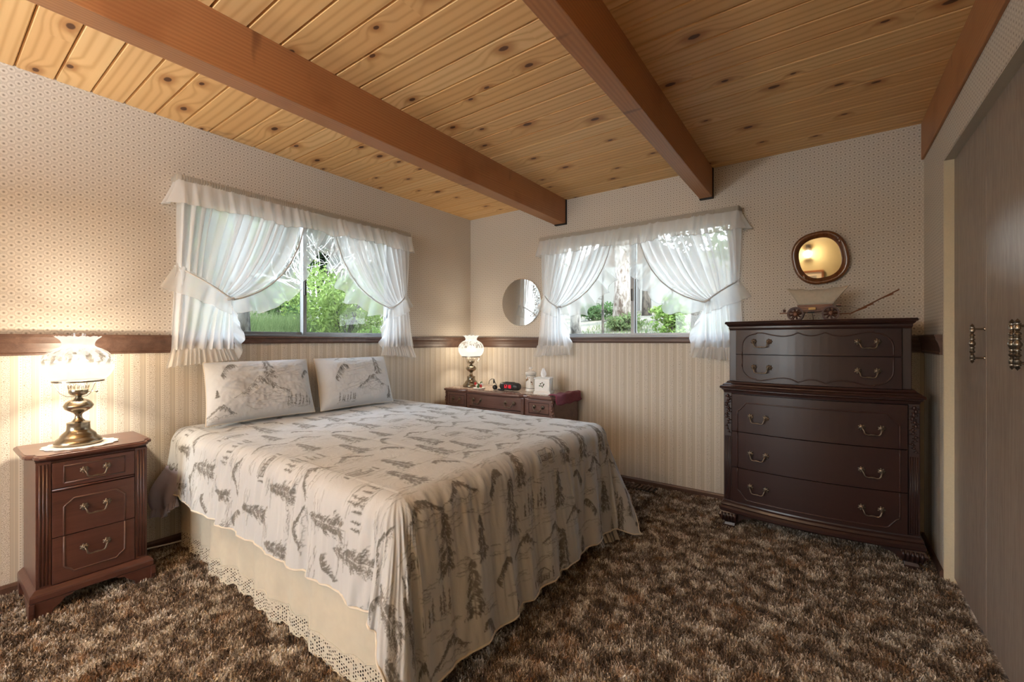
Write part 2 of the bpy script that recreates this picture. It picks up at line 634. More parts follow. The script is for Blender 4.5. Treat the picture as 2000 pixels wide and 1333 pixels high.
def mk_emit(name, col, s):
    t = NT(name)
    e = t.n('Emission')
    e.inputs['Color'].default_value = (*col, 1)
    e.inputs['Strength'].default_value = s
    return t.done(e.outputs[0])

def mk_clear(name, op=0.12):
    t = NT(name)
    tp = t.n('BsdfTransparent')
    gl = t.n('BsdfGlossy')
    gl.inputs['Roughness'].default_value = 0.02
    fr = t.n('LayerWeight')
    fr.inputs['Blend'].default_value = 0.25
    b = t.n('MixShader')
    t.t.links.new(fr.outputs['Facing'], b.inputs[0])
    t.t.links.new(tp.outputs[0], b.inputs[1])
    t.t.links.new(gl.outputs[0], b.inputs[2])
    return t.done(b.outputs[0])

def mk_lace():
    t = NT('crochet_lace')
    x, y, z = t.pos()
    u = t.m('ADD', x, y)
    fu = t.m('SUBTRACT', t.m('FRACT', t.m('DIVIDE', u, 0.013)), 0.5)
    fz = t.m('SUBTRACT', t.m('FRACT', t.m('ADD', t.m('DIVIDE', z, 0.013), t.m('MULTIPLY', t.m('FLOOR', t.m('DIVIDE', u, 0.013)), 0.5))), 0.5)
    d = t.m('SQRT', t.m('ADD', t.m('MULTIPLY', fu, fu), t.m('MULTIPLY', fz, fz)))
    hole = t.step(d, 0.26, 0.34, True)
    blk = t.step(t.noise(t.vec(u, z, 0.0), 45, 1), 0.45, 0.5)
    hole = t.m('MULTIPLY', hole, blk)
    tp = t.n('BsdfTransparent')
    b = t.n('MixShader')
    t.set(b.inputs[0], hole)
    t.t.links.new(t.bsdf((0.60, 0.54, 0.43), 0.85), b.inputs[1])
    t.t.links.new(tp.outputs[0], b.inputs[2])
    return t.done(b.outputs[0])

def mk_closet():
    t = NT('walnut_laminate')
    x, y, z = t.pos()
    v = t.vec(t.m('MULTIPLY', y, 14.0), t.m('MULTIPLY', z, 0.9), t.m('MULTIPLY', x, 14.0))
    w = t.noise(v, 1.0, 3, 0.5, 1.0)
    g = t.m('ADD', 0.5, t.m('MULTIPLY', t.m('SINE', t.m('MULTIPLY', w, 60.0)), 0.5))
    f = t.noise(t.vec(t.m('MULTIPLY', y, 420.0), t.m('MULTIPLY', z, 14.0), 0.0), 1.0, 2)
    c = t.mix(g, (0.33, 0.272, 0.23), (0.27, 0.217, 0.18))
    c = t.mix(t.m('MULTIPLY', t.step(f, 0.5, 0.7), 0.5), c, (0.16, 0.122, 0.098))
    return t.done(t.bsdf(c, 0.42, 0, t.bump(f, 0.05, 0.001)))

def mk_leaf(name, a, b, tr=0.35):
    t = NT(name)
    x, y, z = t.pos()
    f = t.noise(t.vec(x, y, z), 2.2, 3)
    f2 = t.noise(t.vec(x, y, z), 40, 1)
    c = t.mix(t.m('MULTIPLY', t.m('ADD', f, f2), 0.5), a, b)
    d = t.n('BsdfDiffuse')
    t.set(d.inputs['Color'], c)
    l = t.n('BsdfTranslucent')
    t.set(l.inputs['Color'], c)
    m = t.n('MixShader')
    m.inputs[0].default_value = tr
    t.t.links.new(d.outputs[0], m.inputs[1])
    t.t.links.new(l.outputs[0], m.inputs[2])
    return t.done(m.outputs[0])

def mk_bark(name, a, b, s=12.0):
    t = NT(name)
    x, y, z = t.pos()
    f = t.noise(t.vec(x, y, t.m('MULTIPLY', z, 0.35)), s, 4, 0.65, 0.5)
    c = t.ramp(f, [(0.38, a), (0.6, b)])
    return t.done(t.bsdf(c, 0.9, 0, t.bump(f, 0.8, 0.03)))

def mk_stripes():
    t = NT('ticking_stripe_cloth')
    x, y, z = t.pos()
    f = t.m('FRACT', t.m('DIVIDE', y, 0.032))
    k = t.m('MAXIMUM', t.m('MULTIPLY', t.step(f, 0.08, 0.1), t.step(f, 0.2, 0.22, True)), t.m('MULTIPLY', t.step(f, 0.3, 0.32), t.step(f, 0.5, 0.52, True)))
    c = t.mix(k, (0.45, 0.4, 0.33), (0.03, 0.03, 0.03))
    return t.done(t.bsdf(c, 0.85))

def mk_glazed(name):
    """white ceramic with small painted flower sprays"""
    t = NT(name)
    x, y, z = t.xyz('Object')
    v = t.vec(t.m('MULTIPLY', t.m('ADD', x, y), 1.0), z, 0.0)
    cl = t.noise(v, 22, 1)
    vo = t.n('TexVoronoi')
    t.set(vo.inputs['Vector'], v)
    vo.inputs['Scale'].default_value = 90
    sc = t.n('SeparateColor')
    t.t.links.new(vo.outputs['Color'], sc.inputs[0])
    band = t.m('MULTIPLY', t.step(z, 0.05, 0.07), t.step(z, 0.125, 0.14, True))
    fac = t.m('MULTIPLY', t.m('MULTIPLY', band, t.step(cl, 0.52, 0.56)), t.step(sc.outputs[1], 0.35, 0.4))
    pet = t.ramp(sc.outputs[0], [(0.0, (0.13, 0.05, 0.03)), (0.4, (0.2, 0.2, 0.09)), (0.7, (0.5, 0.22, 0.12)), (0.9, (0.55, 0.4, 0.25))])
    return t.done(t.bsdf(t.mix(fac, (0.72, 0.68, 0.62), pet), 0.22, coat=0.4))

def mk_runner():
    t = NT('lace_runner_cloth')
    x, y, z = t.pos()
    f = t.noise(t.vec(x, y, 0.0), 55, 3, 0.6)
    g = t.noise(t.vec(x, y, 2.0), 240, 1)
    c = t.mix(t.step(t.m('ADD', f, t.m('MULTIPLY', t.m('SUBTRACT', g, 0.5), 0.4)), 0.45, 0.55), (0.55, 0.44, 0.36), (0.2, 0.1, 0.075))
    return t.done(t.bsdf(c, 0.3, coat=0.6))

M = dict(
    wall_up=mk_wall_upper(), wall_lo=mk_wall_lower(), pine=mk_pine(), beam=mk_beam(), carpet=mk_carpet(),
    rail=wood('chair_rail_wood', (0.065, 0.033, 0.023), (0.105, 0.055, 0.038), (0.15, 0.086, 0.06), 'x', 0.4),
    mahogany=wood('mahogany_veneer', (0.023, 0.0085, 0.0065), (0.030, 0.011, 0.0085), (0.040, 0.0150, 0.0115), 'x', 0.36, coat=0.12, bump=0.01, amp=0.3),
    mahogany_v=wood('mahogany_upright', (0.023, 0.0085, 0.0065), (0.030, 0.011, 0.0085), (0.040, 0.0150, 0.0115), 'z', 0.4, coat=0.1, bump=0.01, amp=0.3),
    walnut_y=wood('nightstand_wood', (0.058, 0.021, 0.015), (0.085, 0.032, 0.023), (0.11, 0.043, 0.031), 'y', 0.3, coat=0.25, bump=0.03),
    vanity=wood('vanity_wood', (0.11, 0.055, 0.043), (0.165, 0.085, 0.068), (0.22, 0.12, 0.098), 'x', 0.3, coat=0.25, bump=0.03),
    carved=plain('carved_mahogany', (0.05, 0.021, 0.017), 0.32, 0, 0.1, 90),
    mould=plain('worn_moulding', (0.12, 0.06, 0.045), 0.35, 0, 0.12, 90),
    pewter=plain('antique_pull_metal', (0.20, 0.155, 0.115), 0.45, 0.85, 0.2, 120),
    brass=plain('aged_brass', (0.34, 0.295, 0.23), 0.26, 1.0, 0.08, 50),
    darkbrass=plain('dark_antique_brass', (0.29, 0.255, 0.215), 0.28, 1.0, 0.2, 80),
    iron=plain('black_iron', (0.015, 0.014, 0.014), 0.5, 0.6),
    alu=plain('aluminium_sash', (0.24, 0.245, 0.255), 0.38, 0.75, 0.05, 60),
    black=plain('black_plastic', (0.02, 0.018, 0.017), 0.35),
    charcoal=plain('dark_grey_plastic', (0.04, 0.036, 0.034), 0.35),
    cream_paint=plain('cream_wall_paint', (0.66, 0.58, 0.42), 0.7, 0, 0.04, 120, bump=0.15),
    rear_paint=plain('pale_yellow_paint', (0.40, 0.34, 0.2), 0.8, 0, 0.02, 20),
    grey_paint=plain('soffit_paint', (0.5, 0.46, 0.39), 0.7, 0, 0.04, 120, bump=0.15),
    closet=mk_closet(),
    sheer=mk_sheer('sheer_voile', 0.74, (0.93, 0.93, 0.93)), ruffle=mk_sheer('sheer_ruffle', 0.45, (0.9, 0.9, 0.88)), ruffle2=mk_sheer('gathered_ruffle', 0.68, (0.92, 0.91, 0.9)),
    shir=mk_sheer('shirred_heading', 0.9, (0.6, 0.55, 0.48)), edgeband=plain('rolled_hem', (0.6, 0.6, 0.6), 0.8),
    glass=mk_glass(), clear=mk_clear('clear_chimney_glass'),
    spread=mk_print('toile_bedspread', (0.47, 0.485, 0.50)), case=mk_print('toile_pillowcase', (0.49, 0.505, 0.52)),
    piping=plain('cream_piping', (0.62, 0.56, 0.47), 0.8), skirt=plain('cream_muslin', (0.56, 0.51, 0.41), 0.85, 0, 0.04, 30, bump=0.1),
    lace=mk_lace(), lilac=plain('lilac_cotton', (0.45, 0.42, 0.52), 0.85, 0, 0.05, 30, bump=0.2), stripe=mk_stripes(),
    mattress=plain('mattress_ticking', (0.6, 0.58, 0.54), 0.8),
    ceramic=mk_glazed('floral_ceramic'), tissue=plain('white_tissue', (0.85, 0.85, 0.86), 0.9), runner=mk_runner(),
    burgundy=plain('burgundy_velvet', (0.15, 0.012, 0.035), 0.8, 0, 0.2, 60, sheen=0.1),
    doily=plain('white_crochet', (0.75, 0.72, 0.66), 0.9, 0, 0.1, 200, bump=0.5),
    red=plain('red_felt', (0.5, 0.03, 0.03), 0.7), green=plain('green_leaf_felt', (0.06, 0.15, 0.05), 0.7), white=plain('white_glaze', (0.8, 0.78, 0.74), 0.3),
    canvas=plain('wagon_canvas', (0.47, 0.42, 0.34), 0.9, 0, 0.08, 60, bump=0.3),
    toywood=wood('wagon_wood', (0.12, 0.04, 0.015), (0.2, 0.075, 0.03), (0.27, 0.11, 0.045), 'x', 0.45, 3.0),
    wheelwood=plain('wheel_wood', (0.085, 0.035, 0.025), 0.5, 0, 0.2, 90),
    yellow=plain('yellow_box_wood', (0.62, 0.38, 0.12), 0.5),
    frame=wood('mirror_frame_wood', (0.10, 0.032, 0.01), (0.16, 0.055, 0.018), (0.24, 0.09, 0.03), 'z', 0.2, 2.0, coat=0.6, bump=0.02),
    mirror=plain('silvered_glass', (0.88, 0.88, 0.86), 0.02, 1.0, 0.0),
    etched=plain('etched_glass', (0.5, 0.54, 0.56), 0.6, 0.3, 0.2, 300),
    digits=mk_emit('red_led_digits', (1.0, 0.03, 0.05), 0.75),
    bulb=mk_emit('warm_bulb', (1.0, 0.78, 0.45), 7.0),
    cord=plain('white_cord', (0.7, 0.68, 0.64), 0.5),
    plaster=plain('exterior_siding', (0.3, 0.22, 0.15), 0.8),
)

# ------------------------------------------------------------------ room shell
XL, XR, YB, YR, ZC = -3.05, 0.465, 3.465, -2.3, 2.44
TH = 0.12
WL = (0.92, 2.44, 1.195, 2.06)      # left window opening: y0, y1, z0, z1
WB = (-2.05, -0.52, 1.195, 2.06)    # back window opening: x0, x1

def wall_panel(b, axis, plane, out, a0, a1, z0, z1, hole, split):
    def bx(p0, p1, q0, q1):
        for (lo, hi, mi) in ((q0, min(q1, split), 1), (max(q0, split), q1, 0)):
            if hi - lo > 1e-4 and p1 - p0 > 1e-4:
                b.mi = mi
                if axis == 'x':
                    b.box(min(plane, out), p0, lo, max(plane, out), p1, hi)
                else:
                    b.box(p0, min(plane, out), lo, p1, max(plane, out), hi)
    if hole:
        h0, h1, k0, k1 = hole
        bx(a0, h0, z0, z1)
        bx(h1, a1, z0, z1)
        bx(h0, h1, z0, k0)
        bx(h0, h1, k1, z1)
    else:
        bx(a0, a1, z0, z1)

b = MB(); wall_panel(b, 'x', XL, XL - TH, YR - TH, YB + TH, 0, 2.5, WL, 1.15)
struct(b.build('wall_left', [M['wall_up'], M['wall_lo']]))
b = MB(); wall_panel(b, 'y', YB, YB + TH, XL, XR + TH, 0, 2.5, WB, 1.15)
struct(b.build('wall_back', [M['wall_up'], M['wall_lo']]))
b = MB()
b.mi = 0; b.box(XR, 2.95, 1.15, XR + TH, YB, 2.5)
b.mi = 1; b.box(XR, 2.95, 0, XR + TH, YB, 1.15)
b.mi = 0; b.box(XR, YR, 2.05, XR + 0.055, 2.95, 2.5)
b.mi = 2; b.box(XR + 0.001, 2.944, 0, XR + 0.085, 2.95, 2.05)
b.mi = 3; b.box(XR + 0.001, YR, 2.044, XR + 0.085, 2.95, 2.05)
b.mi = 2; b.box(XR + 0.055, YR, 2.05, XR + TH, 2.95, 2.5)
struct(b.build('wall_right', [M['wall_up'], M['wall_lo'], M['cream_paint'], M['grey_paint']]))
WR = (-2.6, -0.9, 0.55, 2.05)     # unseen window added behind the camera for fill daylight
b = MB()
b.box(XL - TH, YR - TH, 0, WR[0], YR, 2.5)
b.box(WR[1], YR - TH, 0, XR + 0.8, YR, 2.5)
b.box(WR[0], YR - TH, 0, WR[1], YR, WR[2])
b.box(WR[0], YR - TH, WR[3], WR[1], YR, 2.5)
struct(b.build('wall_rear', M['rear_paint']))
b = MB(); b.box(XR + 0.7, YR, 0, XR + 0.8, YB, 2.5)
struct(b.build('wall_closet', M['cream_paint']))

fl = MB(); fl.box(XL - TH, YR - TH, -0.1, XR + 0.8, YB + TH, 0.0)
floor = struct(fl.build('floor', M['carpet']))
# carpet pile: leaning tufts
n = 340000
px = RNG.uniform(XL + 0.005, XR + 0.03, n)
py = RNG.uniform(-0.05, YB - 0.012, n)
keep = ~((px < -1.2) & (py > 1.0) & (py < 2.3)) & (py > 0.15 + 0.0 * px)
px, py = px[keep], py[keep]
n = len(px)
h = RNG.uniform(0.007, 0.017, n)
ang = RNG.uniform(0, 2 * PI, n)
w = RNG.uniform(0.0014, 0.003, n)
lean = RNG.uniform(0.1, 1.0, n) * h
la = RNG.uniform(0, 2 * PI, n) + 0.8 * vnoise(px * 6, py * 6, 3)
cx_, sx_ = np.cos(ang) * w, np.sin(ang) * w
lx, ly = np.cos(la) * lean, np.sin(la) * lean
V = np.zeros((n, 4, 3))
V[:, 0] = np.stack([px - cx_, py - sx_, np.full(n, -0.001)], 1)
V[:, 1] = np.stack([px + cx_, py + sx_, np.full(n, -0.001)], 1)
V[:, 2] = np.stack([px + cx_ * 0.8 + lx, py + sx_ * 0.8 + ly, h], 1)
V[:, 3] = np.stack([px - cx_ * 0.8 + lx, py - sx_ * 0.8 + ly, h], 1)
V[:, :, 0] = np.clip(V[:, :, 0], XL + 0.002, XR + 0.034)
V[:, :, 1] = np.minimum(V[:, :, 1], YB - 0.002)
pile = np_mesh('carpet_pile', V.reshape(-1, 3), np.arange(n * 4).reshape(-1, 4), M['carpet'], floor, False)
pile['kind'] = 'stuff'

# ceiling: boards with chamfered edges, all one shared mesh
cb = MB(); cb.box(XL - TH, YR - TH, 2.462, XR + 0.8, YB + TH, 2.5)
ceiling = struct(cb.build('ceiling', plain('dark_roof_deck', (0.05, 0.025, 0.012), 0.9)))
pb = MB()
hw, ch, tk = 0.0637, 0.0075, 0.02
pb.prism([(-hw, 0.011), (-hw + ch * 0.7, 0), (hw - ch * 0.7, 0), (hw, 0.011), (hw, tk), (-hw, tk)], -1.757, 1.757, 'x')
tmp = pb.build('plank', M['pine'], None)
plank_me = tmp.data
bpy.data.objects.remove(tmp)
plank_me.transform(Matrix.Translation((0, 0, 0)))
yy = 0.667 + 0.065 - 0.13 * 23
random.seed(21)
while yy < YB + 0.02:
    me = plank_me
    o = bpy.data.objects.new('plank', me)
    link(o, ceiling)
    o.location = Vector(((XL + XR) / 2, yy, ZC + 0.0006 * random.uniform(0, 1))) - ORG[ceiling.name]
    yy += 0.13
rb = MB(); rb.box(XL - 0.75, YR - 0.7, 2.5, XR + 1.3, YB + 0.7, 2.62)  # unseen roof slab, overhang added to keep sun out of the windows
struct(rb.build('roof', M['plaster']))

def beam(name, x0, x1, z0, bracket=True):
    b = MB(); b.box(x0, YR, z0, x1, YB, ZC + 0.004)
    o = struct(b.build(name, M['beam'], None, bevel=0.004))
    if bracket:
        c = MB()
        c.box(x0 - 0.001, YB - 0.035, z0 - 0.006, x1 + 0.006, YB - 0.001, z0 + 0.0005)
        c.box(x1 - 0.0005, YB - 0.018, z0 - 0.006, x1 + 0.006, YB - 0.001, ZC)
        c.build('bracket', M['iron'], o)
    return o
beam('trim_1', -2.005, -1.90, 2.222)
beam('trim_2', -0.762, -0.676, 2.222)
beam('trim_3', 0.452, XR + 0.0, 2.226, False)

# chair rail and sills
RP = [(0, 1.098), (0.012, 1.098), (0.013, 1.108), (0.009, 1.112), (0.011, 1.13), (0.017, 1.155), (0.026, 1.174), (0.027, 1.186), (0.031, 1.19), (0.031, 1.199), (0, 1.199)]
SP = [(0, 1.148), (0.014, 1.148), (0.018, 1.16), (0.018, 1.18), (0.034, 1.184), (0.034, 1.195), (0, 1.195)]
def rail(name, prof, axis, plane, sgn, a0, a1):
    b = MB()
    if axis == 'y':
        b.loft([[(plane + sgn * d, a, z) for d, z in prof] for a in (a0, a1)])
    else:
        b.loft([[(a, plane + sgn * d, z) for d, z in prof] for a in (a0, a1)])
    return struct(b.build(name, M['rail']))
rail('trim_4', RP, 'y', XL, 1, YR, WL[0] - 0.03)
rail('trim_5', RP, 'y', XL, 1, WL[1] + 0.02, YB)
rail('trim_6', SP, 'y', XL, 1, WL[0] - 0.03, WL[1] + 0.02)
rail('trim_7', RP, 'x', YB, -1, XL, WB[0] - 0.02)
rail('trim_8', RP, 'x', YB, -1, WB[1] + 0.03, XR)
rail('trim_9', SP, 'x', YB, -1, WB[0] - 0.02, WB[1] + 0.03)
rail('trim_10', RP, 'y', XR, -1, 2.965, YB)
BP = [(0, 0), (0.013, 0), (0.013, 0.035), (0.008, 0.045), (0, 0.047)]
rail('baseboard_left', BP, 'y', XL, 1, YR, YB)
rail('baseboard_back', BP, 'x', YB, -1, XL, XR)
rail('baseboard_right', BP, 'y', XR, -1, 2.95, YB)

# ------------------------------------------------------------------ windows
def window(name, T, a0, a1, z0, z1):
    """T maps (along, depth-outward, z) to world"""
    root = sempty(name, T((a0 + a1) / 2, 0.05, z0))
    def bx(nm, mat, p0, p1, d0, d1, q0, q1, par=None, bev=0.002):
        b = MB()
        u, v = T(p0, d0, q0), T(p1, d1, q1)
        b.box(min(u[0], v[0]), min(u[1], v[1]), min(u[2], v[2]), max(u[0], v[0]), max(u[1], v[1]), max(u[2], v[2]))
        return b.build(nm, M[mat], par or root, bevel=bev)
    mid = (a0 + a1) / 2
    # outer frame and track
    for (p0, p1, q0, q1) in ((a0, a1, z0, z0 + 0.014), (a0, a1, z1 - 0.02, z1), (a0, a0 + 0.02, z0, z1), (a1 - 0.02, a1, z0, z1)):
        bx('window_frame', 'alu', p0, p1, 0.0, 0.085, q0, q1)
    # fixed sash to the left stands behind, sliding sash to the right in front
    for nm, p0, p1, d0, d1 in (('fixed_sash', a0 + 0.02, mid + 0.012, 0.05, 0.075), ('sliding_sash', mid - 0.022, a1 - 0.02, 0.018, 0.043)):
        s = 0.026
        bb = MB()
        for (u0, u1, q0, q1) in ((p0, p0 + s, z0 + 0.014, z1 - 0.02), (p1 - s, p1, z0 + 0.014, z1 - 0.02), (p0 + s, p1 - s, z0 + 0.014, z0 + 0.034), (p0 + s, p1 - s, z1 - 0.045, z1 - 0.02)):
            u, v = T(u0, d0, q0), T(u1, d1, q1)
            bb.box(min(u[0], v[0]), min(u[1], v[1]), min(u[2], v[2]), max(u[0], v[0]), max(u[1], v[1]), max(u[2], v[2]))
        f = bb.build(nm, M['alu'], root, bevel=0.002)
        bx('pane', 'glass', p0 + s - 0.003, p1 - s + 0.003, (d0 + d1) / 2, (d0 + d1) / 2 + 0.003, z0 + 0.03, z1 - 0.04, f, 0)
    bx('latch', 'charcoal', mid - 0.018, mid - 0.004, 0.004, 0.018, z0 + 0.30, z0 + 0.40)
    return root
TLw = lambda a, d, z: (XL - d, a, z)
TBw = lambda a, d, z: (a, YB + d, z)
window('window_1', TLw, *WL)
window('window_2', TBw, *WB)
TRw = lambda a, d, z: (a, YR - d, z)
window('fill_window', TRw, *WR)  # added rear window, lets in fill daylight

def portal(name, T, a0, a1, z0, z1, rot):
    c = T((a0 + a1) / 2, 0.14, (z0 + z1) / 2)
    lamp(name, 'AREA', c, 1.0, rot=rot, size=(a1 - a0, z1 - z0), portal=True)
portal('portal_left', TLw, *WL, rot=(PI / 2, 0, -PI / 2))
portal('portal_rear', lambda a, d, z: (a, YR - d, z), *WR, rot=(PI / 2, 0, 0))
portal('portal_back', TBw, *WB, rot=(PI / 2, 0, PI))

# ------------------------------------------------------------------ priscilla curtains
def curtain_set(T, a0, a1, tieL, tieR, midc, where, seed, order):
    """T maps (along, out from wall, z). a0..a1 = rod ends."""
    def W(A, D, Z):
        p = T(A, D, Z)
        return np.stack(np.broadcast_arrays(*[np.asarray(q, float) for q in p]), -1)
    rg = np.random.default_rng(seed)
    zr = 2.088
    # rod with returns to the wall
    b = MB()
    pts = [T(a0, 0.002, zr), T(a0, 0.055, zr), T(a0 + 0.012, 0.066, zr), T(a1 - 0.012, 0.066, zr), T(a1, 0.055, zr), T(a1, 0.002, zr)]
    b.tube([tuple(p) for p in pts], 0.008, 8)
    tag(b.build('curtain_rod', M['white'], None, smooth=True), 'white curtain rod above the window %s' % where, 'curtain rod')
    # valance
    vt = thing('curtain_valance', 'gathered white sheer ruffled valance across the top of the window %s' % where, 'valance', T((a0 + a1) / 2, 0.08, 1.95))
    s = np.linspace(0, 1, 420)
    per = 0.09 + (a1 - a0) + 0.09
    d = s * per
    A = np.where(d < 0.09, a0 - 0.005, np.where(d > per - 0.09, a1 + 0.005, a0 + (d - 0.09)))
    D = np.where(d < 0.09, d, np.where(d > per - 0.09, per - d, 0.09))
    na = np.where(d < 0.09, -1.0, np.where(d > per - 0.09, 1.0, 0.0))
    nd = 1.0 - np.abs(na)
    tt = np.linspace(0, 1, 26)[:, None]
    wav = np.sin(2 * PI * d / 0.06 + 9 * vnoise(d * 7, 0 * d, seed)) * 0.45 + 1.5 * vnoise(d * 21, 0 * d, seed + 1) + 0.6 * vnoise(d * 60, 0 * d, seed + 3)
    off = (0.002 + 0.028 * tt ** 0.8) * wav[None, :] + 0.045 * tt ** 1.3
    zlen = 0.150 + 0.03 * vnoise(d * 9, 0 * d, seed + 2)
    Z = (zr + 0.006) - tt * zlen[None, :]
    P = W(A[None, :] + na[None, :] * off, D[None, :] + nd[None, :] * off * 0.9 + 0.003, Z)
    np_grid('ruffle', P, M['ruffle2'], vt)
    fine = np.sin(2 * PI * d / 0.013 + 4 * vnoise(d * 20, 0 * d, seed + 5))
    th = np.linspace(0, 1, 9)[:, None]
    offh = 0.004 * np.sin(PI * th) + 0.003 * fine[None, :] * np.ones_like(th) + 0.004
    P = W(A[None, :] + na[None, :] * offh, D[None, :] + nd[None, :] * offh + 0.002, (zr + 0.022) - th * 0.034 + 0.002 * fine[None, :] * (1 - th))
    np_grid('shirred_heading', P, M['shir'], vt)
    # rolled edge of the valance
    e = W(A + na * (off[-1]), D + nd * off[-1] * 0.9 + 0.003, Z[-1])
    b = MB(); b.tube([tuple(q) for q in e[::2]], 0.0016, 5)
    b.build('hem', M['edgeband'], vt, smooth=True)

    def panel(side, tie):
        sg = 1 if side == 'left' else -1
        ao = a0 if side == 'left' else a1          # outer rod end
        ai = midc + (-0.1 if side == 'left' else 0.1)
        ta, tz = tie
        root = thing('sheer_curtain', 'white sheer ruffled curtain tied back at the %s of the window %s' % (side, where), 'curtain', T(ao, 0.05, 1.0))
        ns, nt = 190, 54
        s = np.linspace(0, 1, ns)[None, :]
        t = np.linspace(0, 1, nt)[:, None]
        top = ao + (ai - ao) * s
        ztop = 2.075
        hz = 1.60
        # the threads cross the tie band between the wall hook and the knot, bunched towards the knot
        g = 1 - (1 - s) ** 1.9
        ea = ao + (ta - ao) * g + sg * 0.012 * s
        ez = hz + (tz - hz) * g
        ca = ea + (0.06 + 0.79 * s) * (top - ea)
        cz = ez + (0.45 - 0.28 * s) * (ztop - ez)
        A = (1 - t) ** 2 * top + 2 * t * (1 - t) * ca + t ** 2 * ea
        Z = (1 - t) ** 2 * ztop + 2 * t * (1 - t) * cz + t ** 2 * ez
        nf = 12
        ph = 2 * PI * nf * s + 6.5 * vnoise(s * 7, 0 * s, seed + 7) + 1.2 * vnoise(s * 3, t * 2, seed + 8)
        amp = 0.024 * (1 - 0.5 * t) * (0.7 + 0.9 * vnoise(s * 11, 0 * s + 2, seed + 9) + 0.3)
        de = 0.035 + 0.085 * np.sin(PI * 0.5 * np.minimum(1, g * 1.2))
        D = 0.062 * (1 - t ** 2) + de * t ** 2 + amp * np.sin(ph)
        A = A + (0.024 * np.cos(ph) + 0.012 * np.cos(2.3 * ph + 1)) * (1 - 0.72 * t) * (0.55 + 0.9 * np.abs(vnoise(s * 6, 0 * s + 9, seed + 10)))
        np_grid('panel', W(A, np.maximum(D, 0.012), Z), M['sheer'], root)
        # tail below the tie band
        nt2 = 34
        t2 = np.linspace(0, 1, nt2)[:, None]
        ba = ao - sg * 0.035 + sg * 0.32 * s
        zb = 1.115 + 0.0 * s
        f = t2 ** 0.8
        A2 = (1 - f) * ea + f * ba
        Z2 = (ez + 0.018 * (1 - t2)) + t2 * (zb - ez)
        ph2 = 2 * PI * 7 * s + 9 * vnoise(s * 6, 0 * s, seed + 17) + 1.5 * vnoise(s * 5, t2 * 3, seed + 18)
        D2 = (de - 0.005) * (1 - t2) + 0.072 * t2 + (0.006 + 0.020 * t2) * np.sin(ph2) * (0.7 + 1.2 * vnoise(s * 8, 0 * s, seed + 19))
        np_grid('tail', W(A2, np.maximum(D2, 0.02), Z2), M['sheer'], root)
        # gathered frill at the bottom
        tf = np.linspace(0, 1, 14)[:, None]
        s3 = np.linspace(0, 1, 200)[None, :]
        phf = 2 * PI * 12 * s3 + 10 * vnoise(s3 * 9, 0 * s3, seed + 27)
        A3 = ao - sg * 0.035 + sg * (0.32 * s3) + sg * (s3 - 0.5) * 0.05 * tf
        Z3 = 1.122 - 0.105 * tf + 0.03 * s3 * tf * 1.0 + 0.006 * np.sin(phf) * tf
        D3 = 0.078 + (0.003 + 0.017 * tf) * np.sin(phf) + 0.012 * tf
        np_grid('frill', W(A3, D3, Z3), M['ruffle2'], root)
        # frill up the inner side of the tail
        A4 = ta + (ao - sg * 0.035 + sg * 0.32 - ta) * (s3 ** 0.72) + sg * (0.012 + 0.05 * np.sin(PI * s3 * 0.9 + 0.2)) * tf
        Z4 = tz - 0.01 + s3 * (1.115 - tz) - 0.055 * tf
        phg = 2 * PI * 2.6 * s3 + 5 * vnoise(s3 * 7, 0 * s3, seed + 31)
        D4 = 0.112 - 0.03 * s3 + (0.002 + 0.020 * tf) * np.sin(phg)
        np_grid('frill', W(A4, D4, Z4), M['ruffle2'], root)
        # ruffle along the inner edge: hangs out past the edge
        k = np.linspace(0, 1, 170)[None, :]
        si = 1.0
        ca1 = ta + 0.85 * (ai - ta)
        cz1 = tz + 0.17 * (ztop - tz)
        Ae = (1 - k) ** 2 * ai + 2 * k * (1 - k) * ca1 + k ** 2 * (ta + sg * 0.014)
        Ze = (1 - k) ** 2 * ztop + 2 * k * (1 - k) * cz1 + k ** 2 * (tz - 0.006)
        dA = -2 * (1 - k) * ai + 2 * (1 - 2 * k) * ca1 + 2 * k * ta
        dZ = -2 * (1 - k) * ztop + 2 * (1 - 2 * k) * cz1 + 2 * k * tz
        L = np.sqrt(dA ** 2 + dZ ** 2)
        # outward normal of the edge, pointing to the window's middle and down
        nA, nZ = -dZ / L * sg, dA / L * sg
        nA, nZ = np.abs(nA) * sg, -np.abs(nZ)
        nZ2 = nZ - 0.35
        nl = np.sqrt(nA ** 2 + nZ2 ** 2)
        nA, nZ2 = nA / nl, nZ2 / nl
        wd = 0.150 * np.minimum(1.0, 0.45 + 2.2 * (1 - k)) * (1 + 0.25 * vnoise(k * 12, 0 * k, seed + 41))
        tq = np.linspace(0, 1, 18)[:, None]
        phr = 2 * PI * 6 * k + 5 * vnoise(k * 8, 0 * k, seed + 43)
        tq2 = tq * 1.16 - 0.16
        Ar = Ae + nA * wd * tq2 + 0.016 * np.cos(phr) * tq
        Zr = Ze + nZ2 * wd * tq2 + 0.012 * np.sin(phr + 1) * tq
        Dr = 0.070 + 0.05 * k * np.sin(PI * k * 0.5) + (0.002 + 0.030 * tq) * np.sin(phr)
        np_grid('edge_ruffle', W(Ar, Dr, Zr), M['ruffle'], root)
        q = W(Ar[-1], Dr[-1], Zr[-1])
        b = MB(); b.tube([tuple(p) for p in q], 0.0011, 5)
        q = W(Ae[0], Dr[0] + 0.004, Ze[0])
        b.tube([tuple(p) for p in q[::2]], 0.0045, 6)
        b.build('hem', M['edgeband'], root, smooth=True)
        # tie-back from a hook on the wall, with its own ruffle
        hk = (ao, 1.60)
        u = np.linspace(0, 1, 110)[None, :]
        At = hk[0] + (ta - hk[0]) * u
        Zt = hk[1] + (tz - hk[1]) * u - 0.004 * np.sin(PI * u)
